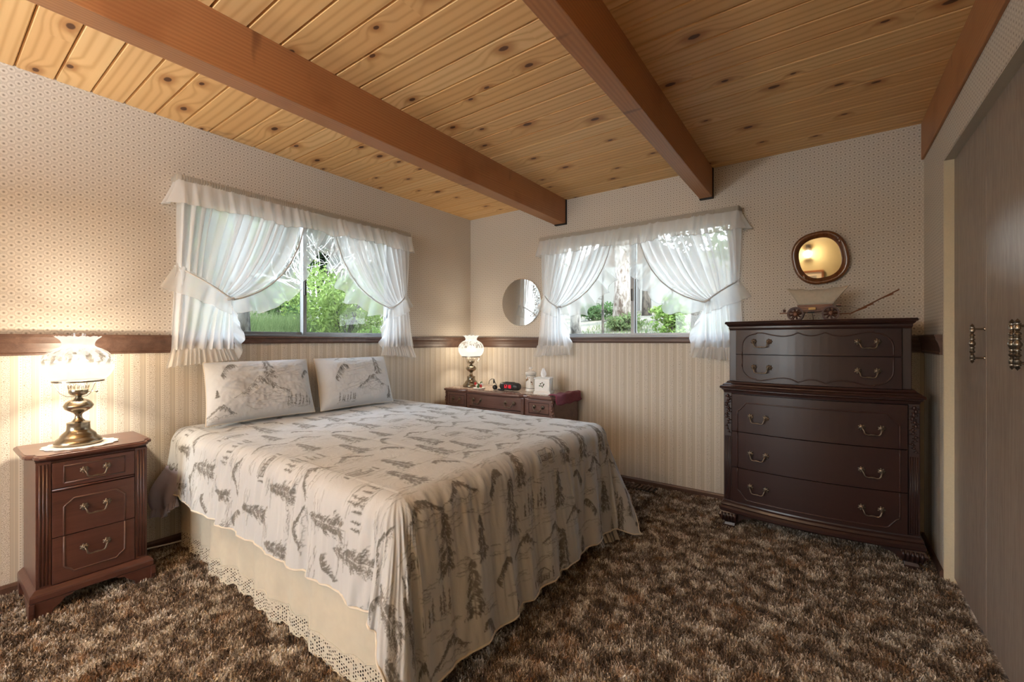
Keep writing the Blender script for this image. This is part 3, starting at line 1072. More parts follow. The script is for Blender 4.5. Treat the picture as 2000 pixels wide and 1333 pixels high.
        Dt = 0.012 + (0.145 - 0.012) * np.sin(PI * 0.5 * np.minimum(1, u * 1.3))
        tw = np.linspace(0, 1, 16)[:, None]
        pht = 2 * PI * 3 * u + 3 * vnoise(u * 6, 0 * u, seed + 51)
        wt = 0.125 * (1 - 0.25 * u)
        At2 = At - sg * (0.075 * (1 - u) ** 1.2) * tw + 0.008 * np.cos(pht) * tw
        Zt2 = Zt - wt * tw
        Dt2 = Dt + (0.002 + 0.014 * tw) * np.sin(pht) + 0.008 * tw
        tb = np_grid('tieback', W(At2, Dt2, Zt2), M['ruffle'], root)
        b = MB()
        q = W(At[0], Dt[0] + 0.003, Zt[0])
        b.tube([tuple(p) for p in q[::3]], 0.0055, 6)
        q = W(At2[-1], Dt2[-1], Zt2[-1])
        b.tube([tuple(p) for p in q[::2]], 0.0011, 5)
        # knot round the gathers
        kn = [T(ta + 0.020 * math.cos(x), 0.112 + 0.040 * math.sin(x), tz + 0.004 * math.sin(2 * x)) for x in np.linspace(0, 2 * PI, 20)[:-1]]
        b.tube([tuple(p) for p in kn], 0.008, 6, closed=True)
        b.build('tie_band', M['edgeband'], root, smooth=True)
    panel('left', tieL)
    panel('right', tieR)

TLi = lambda a, d, z: (XL + d, a, z)
TBi = lambda a, d, z: (a, YB - d, z)
curtain_set(TLi, 0.885, 2.572, (1.125, 1.42), (2.335, 1.44), 1.735, 'over the bed', 100, 0)
curtain_set(TBi, -2.125, -0.500, (-1.91, 1.46), (-0.69, 1.45), -1.325, 'between the mirrors', 200, 1)

# ------------------------------------------------------------------ drawer pulls (one shared mesh, facing -Y)
def pull_mesh():
    b = MB()
    for sx in (-1, 1):
        b.lathe([(0.0, 0.0), (0.011, -0.001), (0.014, -0.004), (0.011, -0.008), (0.006, -0.010), (0.0, -0.011)], (sx * 0.041, 0, 0), 12, 'y')
        for k in range(7):
            a = 2 * PI * k / 7
            b.ball((sx * 0.041 + 0.0125 * math.cos(a), -0.004, 0.0125 * math.sin(a)), (0.005, 0.0035, 0.005), 6, 4)
        b.ball((sx * 0.041, -0.012, 0), 0.0055, 8, 5)
    half = [(-0.041, -0.014, 0.000), (-0.0395, -0.022, -0.006), (-0.035, -0.026, -0.016), (-0.033, -0.026, -0.026), (-0.027, -0.026, -0.033), (-0.016, -0.026, -0.0345), (-0.006, -0.026, -0.0325)]
    pts = half + [(0, -0.026, -0.033)] + [(-x, y, z) for x, y, z in reversed(half)]
    rr = [0.003, 0.0035, 0.0038, 0.0042, 0.0036, 0.003, 0.0042]
    b.tube(pts, rr + [0.005] + rr[::-1], 8)
    o = b.build('pull_source', M['pewter'], None, smooth=True)
    c = o.location.copy()
    me = o.data
    me.transform(Matrix.Translation(c))
    bpy.data.objects.remove(o)
    return me
PULL = pull_mesh()

def pull(parent, loc, rotz=0.0, s=1.0):
    o = bpy.data.objects.new('handle', PULL)
    link(o, parent)
    o.location = Vector(loc) - org(parent)
    o.rotation_euler = (0, 0, rotz)
    o.scale = (s, s, s)
    return o

def bead(b, pts, r=0.004, n=6, closed=False):
    b.tube(pts, r, n, closed)

# ------------------------------------------------------------------ tall chest of drawers
def chest():
    xc = -0.066
    z0 = 0.0
    root = thing('chest_of_drawers', 'tall dark mahogany bow-fronted chest of five drawers in the corner by the closet', 'chest of drawers', (xc, 3.2, 0))
    mh, mv = M['mahogany'], M['mahogany_v']
    def front(x, yc, bow, hw):
        u = (x - xc) / hw
        return yc - bow * (1 - min(1, u * u))
    YBK = 3.315
    def outline(hw, yc, bow, off=0.0, n=18):
        xs = [xc - hw - off + (2 * hw + 2 * off) * i / n for i in range(n + 1)]
        return [(x, front(x, yc, bow, hw) - off) for x in xs] + [(xc + hw + off, YBK), (xc - hw - off, YBK)]
    def slab(b, prof, hw, yc, bow):
        b.loft([[(x, y, z) for x, y in outline(hw, yc, bow, off)] for off, z in prof])
    LW, LY, LB = 0.452, 2.985, 0.062       # lower carcase half width, corner front, bow
    UW, UY, UB = 0.424, 3.01, 0.050
    b = MB()
    slab(b, [(-0.02, 0.10), (-0.02, 0.874)], LW, LY, LB)
    slab(b, [(-0.02, 0.86), (-0.02, 1.25)], UW, UY, UB)
    b.build('carcase', mv, root)
    b = MB()
    slab(b, [(0.000, 0.102), (0.014, 0.106), (0.021, 0.114), (0.021, 0.130), (0.012, 0.142), (0.016, 0.15), (0.010, 0.162), (0.002, 0.170), (0, 0.178)], LW, LY, LB)
    b.build('base_moulding', mh, root)
    b = MB()
    slab(b, [(0.0, 0.845), (0.003, 0.858), (0.012, 0.864), (0.012, 0.869), (0.02, 0.872), (0.022, 0.88), (0.018, 0.887), (0.008, 0.89), (0.006, 0.896), (-0.012, 0.905), (-0.016, 0.914)], LW, LY, LB)
    b.build('waist_moulding', mh, root)
    b = MB()
    slab(b, [(0.0, 1.232), (0.004, 1.244), (0.004, 1.254), (0.013, 1.262), (0.016, 1.268), (0.022, 1.27), (0.024, 1.277), (0.02, 1.285), (-0.03, 1.286)], UW, UY, UB)
    b.build('top', mh, root)
    # side uprights
    def upright(hw, yc, x0, x1, za, zb):
        c = MB()
        c.box(x0, yc + 0.001, za, x1, yc + 0.05, zb)
        return c.build('pilaster', mv, root, bevel=0.004)
    for sx in (-1, 1):
        x1, x0 = xc + sx * UW, xc + sx * (UW - 0.04)
        upright(UW, UY - 0.003, min(x0, x1), max(x0, x1), 0.914, 1.235)
        x1, x0 = xc + sx * LW, xc + sx * (LW - 0.046)
        p = upright(LW, LY - 0.004, min(x0, x1), max(x0, x1), 0.178, 0.845)
        fl_ = MB()
        for k in range(4):
            xx = min(x0, x1) + 0.010 + 0.0087 * k
            fl_.tube([(xx, LY - 0.003, 0.185), (xx, LY - 0.003, 0.575)], 0.0028, 6)
        fl_.build('fluting', mv, p, smooth=True)
        cv = MB()
        xm = (x0 + x1) / 2
        rr = random.Random(5)
        for k in range(13):
            z = 0.825 - k * 0.0185
            wv = 0.007 * math.sin(k * 1.7)
            s = 1.0 - 0.035 * k
            cv.ball((xm + wv, LY - 0.008, z), (0.0085 * s, 0.007, 0.0125 * s), 8, 5)
            for q in (-1, 1):
                cv.ball((xm + wv + q * 0.0115 * s, LY - 0.006, z - 0.004 + 0.003 * q * math.sin(k)), (0.0075 * s, 0.0055, 0.0045 * s), 7, 4)
        cv.build('carving', M['carved'], p, smooth=True)
    # drawers
    def drawer(hw, yc, bow, xa, xb, za, zb, hz, hx, bead_pts, gap=0.0015):
        n = 20
        xs = [xa + (xb - xa) * i / n for i in range(n + 1)]
        out = [(x, front(x, yc, bow, hw)) for x in xs] + [(x, front(x, yc, bow, hw) + 0.022) for x in reversed(xs)]
        c = MB()
        c.prism(out, za + gap, zb - gap, 'z')
        d = c.build('drawer', mh, root, bevel=0.0012, seg=1)
        if bead_pts:
            for line in bead_pts:
                m_ = MB()
                m_.tube([(x, front(x, yc, bow, hw) - 0.0008, z) for x, z in line], 0.0038, 6)
                m_.build('bead_moulding', M['carved'], d, smooth=True)
        for x in hx:
            u = (x - xc) / hw
            sl = 2 * bow * u / hw
            pull(d, (x, front(x, yc, bow, hw), hz), math.atan(sl))
        return d
    def smooth_path(P, n=10):
        out = []
        for i in range(len(P) - 1):
            for k in range(n):
                t = k / n
                out.append((P[i][0] + (P[i + 1][0] - P[i][0]) * t, P[i][1] + (P[i + 1][1] - P[i][1]) * t))
        out.append(P[-1])
        return out
    xa, xb = xc - 0.384, xc + 0.384
    ux, zt, zbm, zm = 0.350, 1.208, 0.935, 1.083
    def wave(sgn, zbase):
        pts = []
        for i in range(61):
            x = -0.27 + 0.54 * i / 60
            u = abs(x)
            if u < 0.065:
                dz = 0.006 - 0.019 * math.cos(u / 0.065 * PI / 2)
            else:
                v = (u - 0.065) / 0.205
                dz = 0.006 - 0.024 * math.sin(PI * min(1, v * 1.15) ** 0.8) * (1 - v * 0.35)
            pts.append((xc + x, zbase + sgn * dz))
        return pts
    cr = 0.075
    def corner(cx, cz, a0, a1):
        return [(cx + cr * math.cos(a0 + (a1 - a0) * i / 8), cz + cr * math.sin(a0 + (a1 - a0) * i / 8)) for i in range(9)]
    topl = [(xc - ux, zm + 0.002), (xc - ux, zt - cr)] + corner(xc - ux + cr, zt - cr, PI, PI / 2) + wave(1, zt) + corner(xc + ux - cr, zt - cr, PI / 2, 0) + [(xc + ux, zm + 0.002)]
    botl = [(xc - ux, zm - 0.002), (xc - ux, zbm + cr)] + corner(xc - ux + cr, zbm + cr, PI, PI * 1.5) + wave(-1, zbm) + corner(xc + ux - cr, zbm + cr, -PI / 2, 0) + [(xc + ux, zm - 0.002)]
    h1 = (xc - 0.245, xc + 0.245)
    drawer(UW, UY - 0.012, UB, xa, xb, zm, 1.234, 1.162, h1, [smooth_path(topl, 3)])
    drawer(UW, UY - 0.012, UB, xa, xb, 0.914, zm, 1.008, h1, [smooth_path(botl, 3)])
    lx, lt, lb = 0.372, 0.792, 0.205
    z1, z2 = 0.612, 0.392
    k = 0.045
    def notch(sx, zc_, sz):
        # ovolo corner of the bead
        return [(xc + sx * (lx - k * 0.15), zc_ - sz * k * 1.1), (xc + sx * (lx - k * 0.35), zc_ - sz * k * 0.95), (xc + sx * (lx - k * 0.75), zc_ - sz * k * 0.45), (xc + sx * (lx - k), zc_ - sz * k * 0.1), (xc + sx * (lx - k * 1.25), zc_)]
    tl = [(xc - lx, z1 + 0.002), (xc - lx, lt - k * 1.2)] + notch(-1, lt, 1) + list(reversed(notch(1, lt, 1))) + [(xc + lx, lt - k * 1.2), (xc + lx, z1 + 0.002)]
    bl = [(xc - lx, z2 - 0.002), (xc - lx, lb + k * 1.2)] + notch(-1, lb, -1) + list(reversed(notch(1, lb, -1))) + [(xc + lx, lb + k * 1.2), (xc + lx, z2 - 0.002)]
    ml = [[(xc - lx, z1 - 0.002), (xc - lx, z2 + 0.002)], [(xc + lx, z1 - 0.002), (xc + lx, z2 + 0.002)]]
    xa, xb = xc - 0.403, xc + 0.403
    h2 = (xc - 0.258, xc + 0.258)
    drawer(LW, LY - 0.012, LB, xa, xb, z1, 0.842, 0.713, h2, [smooth_path(tl, 6)])
    drawer(LW, LY - 0.012, LB, xa, xb, z2, z1, 0.492, h2, [smooth_path(q, 6) for q in ml])
    drawer(LW, LY - 0.012, LB, xa, xb, 0.180, z2, 0.294, h2, [smooth_path(bl, 6)])
    # ogee bracket feet
    def foot(sx, sy):
        x = xc + sx * (LW - 0.03)
        y = (LY + 0.03) if sy < 0 else 3.27
        c = MB()
        rings = []
        for z, w, o in ((0.108, 0.046, 0.0), (0.085, 0.05, 0.008), (0.06, 0.042, 0.006), (0.035, 0.028, -0.004), (0.018, 0.03, 0.0), (0.004, 0.038, 0.008), (0.0, 0.036, 0.008)):
            ox, oy = x + sx * o, y + sy * o
            rings.append([(ox - w, oy - w, z), (ox + w, oy - w, z), (ox + w, oy + w, z), (ox - w, oy + w, z)])
        c.loft(rings)
        wing = [(0, 0.104), (0.17, 0.104), (0.16, 0.094), (0.13, 0.09), (0.11, 0.074), (0.075, 0.066), (0.045, 0.04), (0, 0.03)]
        yy = y - 0.02 if sy < 0 else y + 0.01
        c.prism([(x - sx * px_, pz_) for px_, pz_ in wing], yy, yy + 0.018, 'y')
        c.prism([(y - sy * px_, pz_) for px_, pz_ in wing], x + sx * 0.02 - 0.009, x + sx * 0.02 + 0.009, 'x')
        f = c.build('foot', mv, root, bevel=0.004)
        if sy < 0:
            cv = MB()
            for kx in range(5):
                xx = x - 0.036 + kx * 0.018
                cv.tube([(xx, y - 0.052, 0.1), (xx, y - 0.058, 0.08), (xx, y - 0.05, 0.055), (xx, y - 0.036, 0.04)], [0.006, 0.008, 0.006, 0.003], 6)
            cv.build('carving', M['mahogany_v'], f, smooth=True)
    for sx in (-1, 1):
        for sy in (-1, 1):
            foot(sx, sy)
    return root
chest()

# ------------------------------------------------------------------ nightstand (front faces +X)
def nightstand():
    root = thing('nightstand', 'dark red-brown three-drawer nightstand with carved edge against the wallpaper beside the bed', 'nightstand', (-2.85, 0.48, 0))
    w = M['walnut_y']
    y0, y1 = 0.302, 0.672
    xf, xbk = -2.69, -3.02
    b = MB()
    b.box(xbk, y0, 0.075, xf - 0.012, y1, 0.655)
    b.build('carcase', w, root)
    # top with shaped ears and moulded edge
    def out(off):
        yy0, yy1, f = y0 - 0.032 - off, y1 + 0.032 + off, xf + 0.022 + off
        p = [(xbk, yy0)]
        p += [(f - 0.11, yy0), (f - 0.085, yy0 + 0.001), (f - 0.066, yy0 + 0.006), (f - 0.056, yy0 + 0.016), (f - 0.05, yy0 + 0.026), (f - 0.038, yy0 + 0.026), (f - 0.02, yy0 + 0.029), (f - 0.007, yy0 + 0.04), (f, yy0 + 0.06)]
        p += [(f, yy1 - 0.06), (f - 0.007, yy1 - 0.04), (f - 0.02, yy1 - 0.029), (f - 0.038, yy1 - 0.026), (f - 0.05, yy1 - 0.026), (f - 0.056, yy1 - 0.016), (f - 0.066, yy1 - 0.006), (f - 0.085, yy1 - 0.001), (f - 0.11, yy1)]
        p += [(xbk, yy1)]
        return p
    b = MB()
    b.loft([[(x, y, z) for x, y in out(o)] for o, z in ((-0.03, 0.648), (-0.022, 0.654), (-0.012, 0.657), (-0.006, 0.659), (0.0, 0.664), (0.001, 0.670), (-0.002, 0.676), (-0.008, 0.678), (-0.009, 0.681))])
    b.build('top', w, root)
    # plinth and feet
    b = MB()
    pr = ((-0.004, 0.118), (0.004, 0.114), (0.012, 0.106), (0.018, 0.1), (0.02, 0.092), (0.02, 0.072), (0.012, 0.066))
    b.loft([[(xbk, y0 - o, z), (xf + o, y0 - o, z), (xf + o, y1 + o, z), (xbk, y1 + o, z)] for o, z in reversed(pr)])
    b.build('plinth', w, root)
    for ys, yc in ((1, y0), (-1, y1)):
        c = MB()
        wing = [(-0.018, 0.068), (0.12, 0.068), (0.108, 0.058), (0.088, 0.055), (0.076, 0.04), (0.05, 0.02), (0.048, 0.0), (-0.012, 0.0), (-0.02, 0.03)]
        c.prism([(yc + ys * a, z) for a, z in wing], xf - 0.008, xf + 0.016, 'x')
        c.prism([(xf + 0.004 - a, z) for a, z in wing], yc - ys * 0.016 - 0.006, yc - ys * 0.016 + 0.012, 'y')
        c.build('foot', w, root, bevel=0.003)
        c = MB(); c.box(xbk + 0.01, yc - 0.02, 0, xbk + 0.06, yc + 0.02, 0.07)
        c.build('foot', w, root)
    # fluted pilasters
    for ya, yb in ((y0, y0 + 0.046), (y1 - 0.046, y1)):
        c = MB(); c.box(xf - 0.014, ya, 0.116, xf - 0.001, yb, 0.65)
        p = c.build('pilaster', w, root, bevel=0.002)
        f = MB()
        for k in range(3):
            yy = ya + 0.012 + 0.011 * k
            f.tube([(xf - 0.0005, yy, 0.125), (xf - 0.0005, yy, 0.64)], 0.0034, 6)
        f.build('fluting', w, p, smooth=True)
    # drawers
    da, db = y0 + 0.048, y1 - 0.048
    def drawer(za, zb, bead_lines, hz):
        c = MB(); c.box(xf - 0.014, da, za + 0.0015, xf + 0.004, db, zb - 0.0015)
        d = c.build('drawer', w, root, bevel=0.0015)
        m_ = MB()
        for ln in bead_lines:
            m_.tube([(xf + 0.0045, y, z) for y, z in ln], 0.0036, 6)
        m_.build('bead_moulding', M['mould'], d, smooth=True)
        pull(d, (xf + 0.004, (da + db) / 2, hz), PI / 2, 0.92)
        return d
    ins = 0.036
    a, bb = da + ins, db - ins
    fr = [[(a, 0.548), (a, 0.622), (bb, 0.622), (bb, 0.548), (a, 0.548)]]
    drawer(0.528, 0.642, fr, 0.593)
    c = MB(); c.tube([(xf - 0.004, da, 0.522), (xf - 0.004, db, 0.522)], 0.006, 8)
    c.build('rail_moulding', w, root, smooth=True)
    zmid = 0.318
    k = 0.03
    up = [[(a, zmid + 0.002), (a, 0.475 - k), (a + 0.008, 0.475 - 0.022), (a + 0.02, 0.475 - 0.012), (a + k, 0.475), (bb - k, 0.475), (bb - 0.02, 0.475 - 0.012), (bb - 0.008, 0.475 - 0.022), (bb, 0.475 - k), (bb, zmid + 0.002)]]
    dn = [[(a, zmid - 0.002), (a, 0.155 + k), (a + 0.008, 0.155 + 0.022), (a + 0.02, 0.155 + 0.012), (a + k, 0.155), (bb - k, 0.155), (bb - 0.02, 0.155 + 0.012), (bb - 0.008, 0.155 + 0.022), (bb, 0.155 + k), (bb, zmid - 0.002)]]
    drawer(zmid, 0.516, up, 0.428)
    drawer(0.118, zmid, dn, 0.248)
nightstand()

# ------------------------------------------------------------------ kneehole vanity
def vanity():
    root = thing('vanity', 'brown kneehole dressing table with carved corners standing behind the bed under the corner lamp', 'dressing table', (-2.37, 3.2, 0))
    w = M['vanity']
    x0, x1, yf, ybk, zt = -2.965, -1.765, 3.0, 3.43, 0.715
    def out(off):
        P = []
        for i in range(41):
            u = i / 40
            x = x0 - 0.02 - off + (x1 - x0 + 0.04 + 2 * off) * u
            c = abs(u - 0.5) * 2
            if c > 0.62:
                dy = 0.0
            elif c > 0.46:
                t = (c - 0.46) / 0.16
                dy = 0.030 * math.sin(PI * t) - 0.0
            else:
                dy = -0.034 * math.cos(c / 0.46 * PI / 2)
            if c > 0.95:
                dy += 0.03 * ((c - 0.95) / 0.05) ** 2
            P.append((x, yf - 0.02 - off + dy))
        return P + [(x1 + 0.02 + off, ybk), (x0 - 0.02 - off, ybk)]
    b = MB()
    b.loft([[(x, y, z) for x, y in out(o)] for o, z in ((-0.016, zt - 0.034), (-0.010, zt - 0.028), (-0.002, zt - 0.024), (0.003, zt - 0.015), (0.002, zt - 0.006), (-0.004, zt - 0.001), (-0.008, zt))])
    b.build('top', w, root)
    cols = ((x0, x0 + 0.29), (x1 - 0.29, x1))
    for ca, cb_ in cols:
        c = MB(); c.box(ca, yf + 0.012, 0.12, cb_, ybk - 0.005, zt - 0.03)
        c.build('pedestal', w, root, bevel=0.003)
        for (za, zb) in ((0.545, 0.68), (0.36, 0.535), (0.17, 0.35)):
            c = MB(); c.box(ca + 0.035, yf - 0.002, za, cb_ - 0.018, yf + 0.014, zb)
            d = c.build('drawer', w, root, bevel=0.002)
            m_ = MB()
            p, q, r, s = ca + 0.058, cb_ - 0.040, za + 0.024, zb - 0.024
            m_.tube([(p, yf - 0.002, r), (p, yf - 0.002, s), (q, yf - 0.002, s), (q, yf - 0.002, r), (p, yf - 0.002, r)], 0.003, 6)
            m_.build('bead_moulding', M['mahogany'], d, smooth=True)
            pull(d, ((ca + cb_) / 2 + 0.008, yf - 0.002, (za + zb) / 2 + 0.012), 0, 1.0)
    # centre drawer, gently bowed
    ca, cb_ = x0 + 0.31, x1 - 0.31
    xs = [ca + (cb_ - ca) * i / 16 for i in range(17)]
    fy = lambda x: yf - 0.028 * math.cos((x - (ca + cb_) / 2) / (cb_ - ca) * PI)
    c = MB(); c.prism([(x, fy(x)) for x in xs] + [(x, fy(x) + 0.02) for x in reversed(xs)], 0.572, 0.68, 'z')
    d = c.build('drawer', w, root, bevel=0.002)
    for x in (ca + 0.11, cb_ - 0.11):
        pull(d, (x, fy(x), 0.635), 0, 1.05)
    c = MB(); c.prism([(x, fy(x) + 0.003) for x in xs] + [(x, fy(x) + 0.03) for x in reversed(xs)], 0.545, 0.566, 'z')
    c.box(ca - 0.02, yf + 0.03, 0.56, cb_ + 0.02, ybk - 0.01, 0.678)
    c.build('apron', w, root, bevel=0.003)
    for xa in (x0 + 0.3, x1 - 0.3):
        c = MB()
        c.box(xa - 0.016, yf - 0.004, 0.12, xa + 0.016, yf + 0.02, 0.684)
        p = c.build('pilaster', w, root, bevel=0.003)
        f = MB()
        for k in range(3):
            f.tube([(xa - 0.008 + 0.008 * k, yf - 0.004, 0.14), (xa - 0.008 + 0.008 * k, yf - 0.004, 0.67)], 0.0026, 6)
        f.build('fluting', w, p, smooth=True)
    for xa in (x0 + 0.012, x1 - 0.012):
        c = MB()
        for k in range(15):
            z = 0.672 - k * 0.024
            c.ball((xa + 0.004 * math.sin(k * 1.9), yf + 0.004, z), (0.011, 0.011, 0.015), 8, 5)
        c.tube([(xa, yf + 0.012, 0.68), (xa, yf + 0.012, 0.12)], 0.014, 8)
        c.build('carving', w, root, smooth=True)
    for ca, cb_ in cols:
        for xa in (ca + 0.03, cb_ - 0.03):
            for ya in (yf + 0.04, ybk - 0.04):
                c = MB(); c.lathe([(0.012, 0.0), (0.018, 0.006), (0.014, 0.03), (0.02, 0.08), (0.026, 0.125)], (xa, ya, 0), 12)
                c.build('leg', w, root, smooth=True)
vanity()

# ------------------------------------------------------------------ hurricane lamps
def hurricane(label, loc, shade_mat, watts, group, s=1.0):
    root = thing('hurricane_lamp', label, 'lamp', loc, group)
    O = Vector(loc)
    def zm(z):
        return z * 1.2114 if z <= 0.246 else (z + 0.052 if z <= 0.404 else 0.456 + (z - 0.404) * 0.69)
    Z = lambda z: loc[2] + zm(z) * s
    V3 = lambda x, y, z: Vector((loc[0] + x * s, loc[1] + y * s, Z(z)))
    def lathe(nm, prof, mat, par=None, n=32, fn=None, smooth=True):
        b = MB()
        b.lathe([(r * s, Z(z)) for r, z in prof], (loc[0], loc[1], 0), n, 'z', fn)
        return b.build(nm, mat, par or root, smooth=False, auto=0.7)
    lathe('base', [(0.0, 0.0), (0.080, 0.0), (0.083, 0.004), (0.082, 0.012), (0.076, 0.020), (0.066, 0.026), (0.063, 0.03), (0.061, 0.036), (0.050, 0.046), (0.043, 0.052), (0.041, 0.058), (0.040, 0.076), (0.041, 0.078), (0.041, 0.082), (0.034, 0.084), (0.024, 0.086), (0.014, 0.098), (0.012, 0.108), (0.015, 0.116), (0.028, 0.124), (0.034, 0.129)], M['brass'])
    lathe('font', [(0.014, 0.117), (0.030, 0.124), (0.046, 0.134), (0.051, 0.142), (0.0525, 0.145), (0.0525, 0.148), (0.050, 0.151), (0.044, 0.160), (0.034, 0.167), (0.022, 0.171), (0.012, 0.178), (0.010, 0.184)], M['brass'])
    bn = lathe('burner', [(0.008, 0.180), (0.012, 0.184), (0.028, 0.189), (0.034, 0.196), (0.0345, 0.204), (0.034, 0.208), (0.0, 0.208)], M['brass'])
    g = MB()
    for k in range(16):
        a = 2 * PI * k / 16
        ca, sa = math.cos(a), math.sin(a)
        ta = Vector((-sa, ca, 0)) * 0.0045 * s
        p = [V3(0.033 * ca, 0.033 * sa, 0.207) - ta * 0.8, V3(0.036 * ca, 0.036 * sa, 0.222) - ta, V3(0.038 * ca, 0.038 * sa, 0.232), V3(0.036 * ca, 0.036 * sa, 0.222) + ta, V3(0.033 * ca, 0.033 * sa, 0.207) + ta * 0.8]
        g.tube(p, 0.0009 * s, 4)
    g.build('gallery', M['brass'], bn, smooth=True)
    k = MB()
    k.tube([V3(0.02, 0.026, 0.2), V3(0.045, 0.052, 0.2)], 0.0014 * s, 6)
    k.ball(V3(0.047, 0.054, 0.2), 0.005 * s)
    k.build('switch_key', M['brass'], root, smooth=True)
    # shade ring and its three arms
    r = MB()
    r.lathe([(0.086 * s, Z(0.2385)), (0.0895 * s, Z(0.2385)), (0.0895 * s, Z(0.2445)), (0.086 * s, Z(0.2445)), (0.086 * s, Z(0.2385))], (loc[0], loc[1], 0), 40)
    ring = r.build('shade_ring', M['darkbrass'], root)
    for q in range(3):
        a = 0.55 + q * 2 * PI / 3
        ca, sa = math.cos(a), math.sin(a)
        m_ = MB()
        m_.tube([V3(0.012 * ca, 0.012 * sa, 0.182), V3(0.04 * ca, 0.04 * sa, 0.184), V3(0.06 * ca, 0.06 * sa, 0.195), V3(0.087 * ca, 0.087 * sa, 0.24)], 0.0014 * s, 6)
        m_.build('arm', M['darkbrass'], ring, smooth=True)
    # painted globe with a ruffled rim (open above and below)
    def fn(r_, z_, t_):
        k_ = max(0.0, (z_ - Z(0.435)) / (0.035 * s))
        return r_ * (1 + 0.05 * k_ * math.cos(12 * t_)), z_ + 0.006 * s * k_ * math.cos(12 * t_)
    prof = [(0.086, 0.246), (0.100, 0.254), (0.113, 0.270), (0.1225, 0.292), (0.1255, 0.315), (0.1235, 0.338), (0.115, 0.360), (0.100, 0.378), (0.080, 0.391), (0.064, 0.398), (0.057, 0.404), (0.055, 0.412), (0.056, 0.425), (0.060, 0.440), (0.068, 0.455), (0.079, 0.468)]
    rings = []
    for r_, z_ in prof:
        ring_ = []
        for q in range(96):
            t_ = 2 * PI * q / 96
            rr, zz = fn(r_ * s, Z(z_), t_)
            ring_.append((loc[0] + rr * math.cos(t_), loc[1] + rr * math.sin(t_), zz))
        rings.append(ring_)
    b = MB(); b.loft(rings, caps=False)
    sh = b.build('shade', shade_mat, root, smooth=True)
    ch_ = MB(); ch_.loft([[(loc[0] + rr * s * math.cos(2 * PI * q / 32), loc[1] + rr * s * math.sin(2 * PI * q / 32), Z(zz)) for q in range(32)] for rr, zz in ((0.030, 0.21), (0.038, 0.26), (0.040, 0.30), (0.030, 0.36), (0.027, 0.42), (0.027, 0.492))], caps=False)
    ch_.build('chimney', M['clear'], root, smooth=True)
    l = lamp('lamp_bulb', 'POINT', (loc[0], loc[1], Z(0.33)), watts, LAMP_COL, 0.03)
    return root
TOPNS = 0.681
hurricane('brass hurricane lamp with a lit floral milk glass globe on the nightstand', (-2.835, 0.455, TOPNS + 0.006), mk_shade('painted_shade_near', SHADE_NEAR), LAMP_NEAR_W, None)
hurricane('brass hurricane lamp with a glowing flowered globe on the dressing table in the room corner', (-2.80, 3.19, 0.7205), mk_shade('painted_shade_far', SHADE_FAR), LAMP_FAR_W, None, 0.99)

# doily under the near lamp
b = MB()
ring0, ring1 = [], []
for k in range(96):
    a = 2 * PI * k / 96
    r = 0.128 + 0.005 * math.cos(16 * a)
    ring0.append((-2.825 + 0.9 * r * math.cos(a), 0.462 + r * math.sin(a), TOPNS + 0.0008))
    ring1.append((-2.825 + 0.9 * r * math.cos(a), 0.462 + r * math.sin(a), TOPNS + 0.0045))
b.loft([ring0, ring1])
tag(b.build('doily', M['doily'], None), 'round white crochet doily under the lamp on the nightstand', 'doily')

# runner and things on the vanity
VZ = 0.715
b = MB(); b.box(-2.93, 3.015, VZ + 0.0006, -1.80, 3.36, VZ + 0.0042)
tag(b.build('table_runner', M['runner'], None, bevel=0.001, seg=1), 'patterned lace runner covering the dressing table top', 'table runner')
RZ = VZ + 0.0046
# alarm clock
def clock():
    c = Vector((-2.283, 3.13, RZ))
    root = thing('alarm_clock', 'black alarm clock showing 12:18 in red digits on the dressing table', 'clock', c)
    sec = [(0.04 * math.cos(a) * (0.9 if math.cos(a) > 0 else 1), 0.003 + 0.036 + 0.036 * math.sin(a)) for a in [2 * PI * k / 24 for k in range(24)]]
    b = MB()
    rings = []
    for x, s in ((-0.102, 0.55), (-0.098, 0.78), (-0.085, 0.93), (-0.06, 1.0), (0.06, 1.0), (0.085, 0.93), (0.098, 0.78), (0.102, 0.55)):
        rings.append([(c.x + x, c.y + y * s, c.z + 0.039 + (z - 0.039) * s) for y, z in sec])
    b.loft(rings)
    b.build('body', M['charcoal'], root, smooth=True)
    b = MB(); b.box(c.x - 0.055, c.y - 0.0435, c.z + 0.014, c.x + 0.055, c.y - 0.036, c.z + 0.062)
    face = b.build('display', M['black'], root, bevel=0.003)
    seg = {'1': 'bc', '2': 'abged', '8': 'abcdefg'}
    d = MB()
    def digit(ch, ox):
        wd, hg, t = 0.0135, 0.026, 0.0022
        z0 = c.z + 0.027
        S = {'a': (0, hg, wd, hg), 'g': (0, hg / 2, wd, hg / 2), 'd': (0, 0, wd, 0), 'f': (0, hg / 2, 0, hg), 'b': (wd, hg / 2, wd, hg), 'e': (0, 0, 0, hg / 2), 'c': (wd, 0, wd, hg / 2)}
        for s in seg[ch]:
            a0, b0, a1, b1 = S[s]
            d.box(c.x + ox + a0 - t / 2 + (0.001 if a0 != a1 else 0), c.y - 0.0448, z0 + b0 - t / 2, c.x + ox + a1 + t / 2 - (0.001 if a0 != a1 else 0), c.y - 0.0433, z0 + b1 + t / 2)
    digit('1', -0.046); digit('2', -0.022); digit('1', -0.003); digit('8', 0.021)
    for zz in (0.034, 0.045):
        d.box(c.x - 0.0035, c.y - 0.0448, c.z + zz, c.x - 0.001, c.y - 0.0433, c.z + zz + 0.0025)
    d.build('digits', M['digits'], face)
    b = MB()
    for k in range(5):
        b.box(c.x - 0.05 + k * 0.021, c.y - 0.012, c.z + 0.073, c.x - 0.036 + k * 0.021, c.y + 0.008, c.z + 0.078)
    b.build('buttons', M['black'], root, bevel=0.001)
clock()
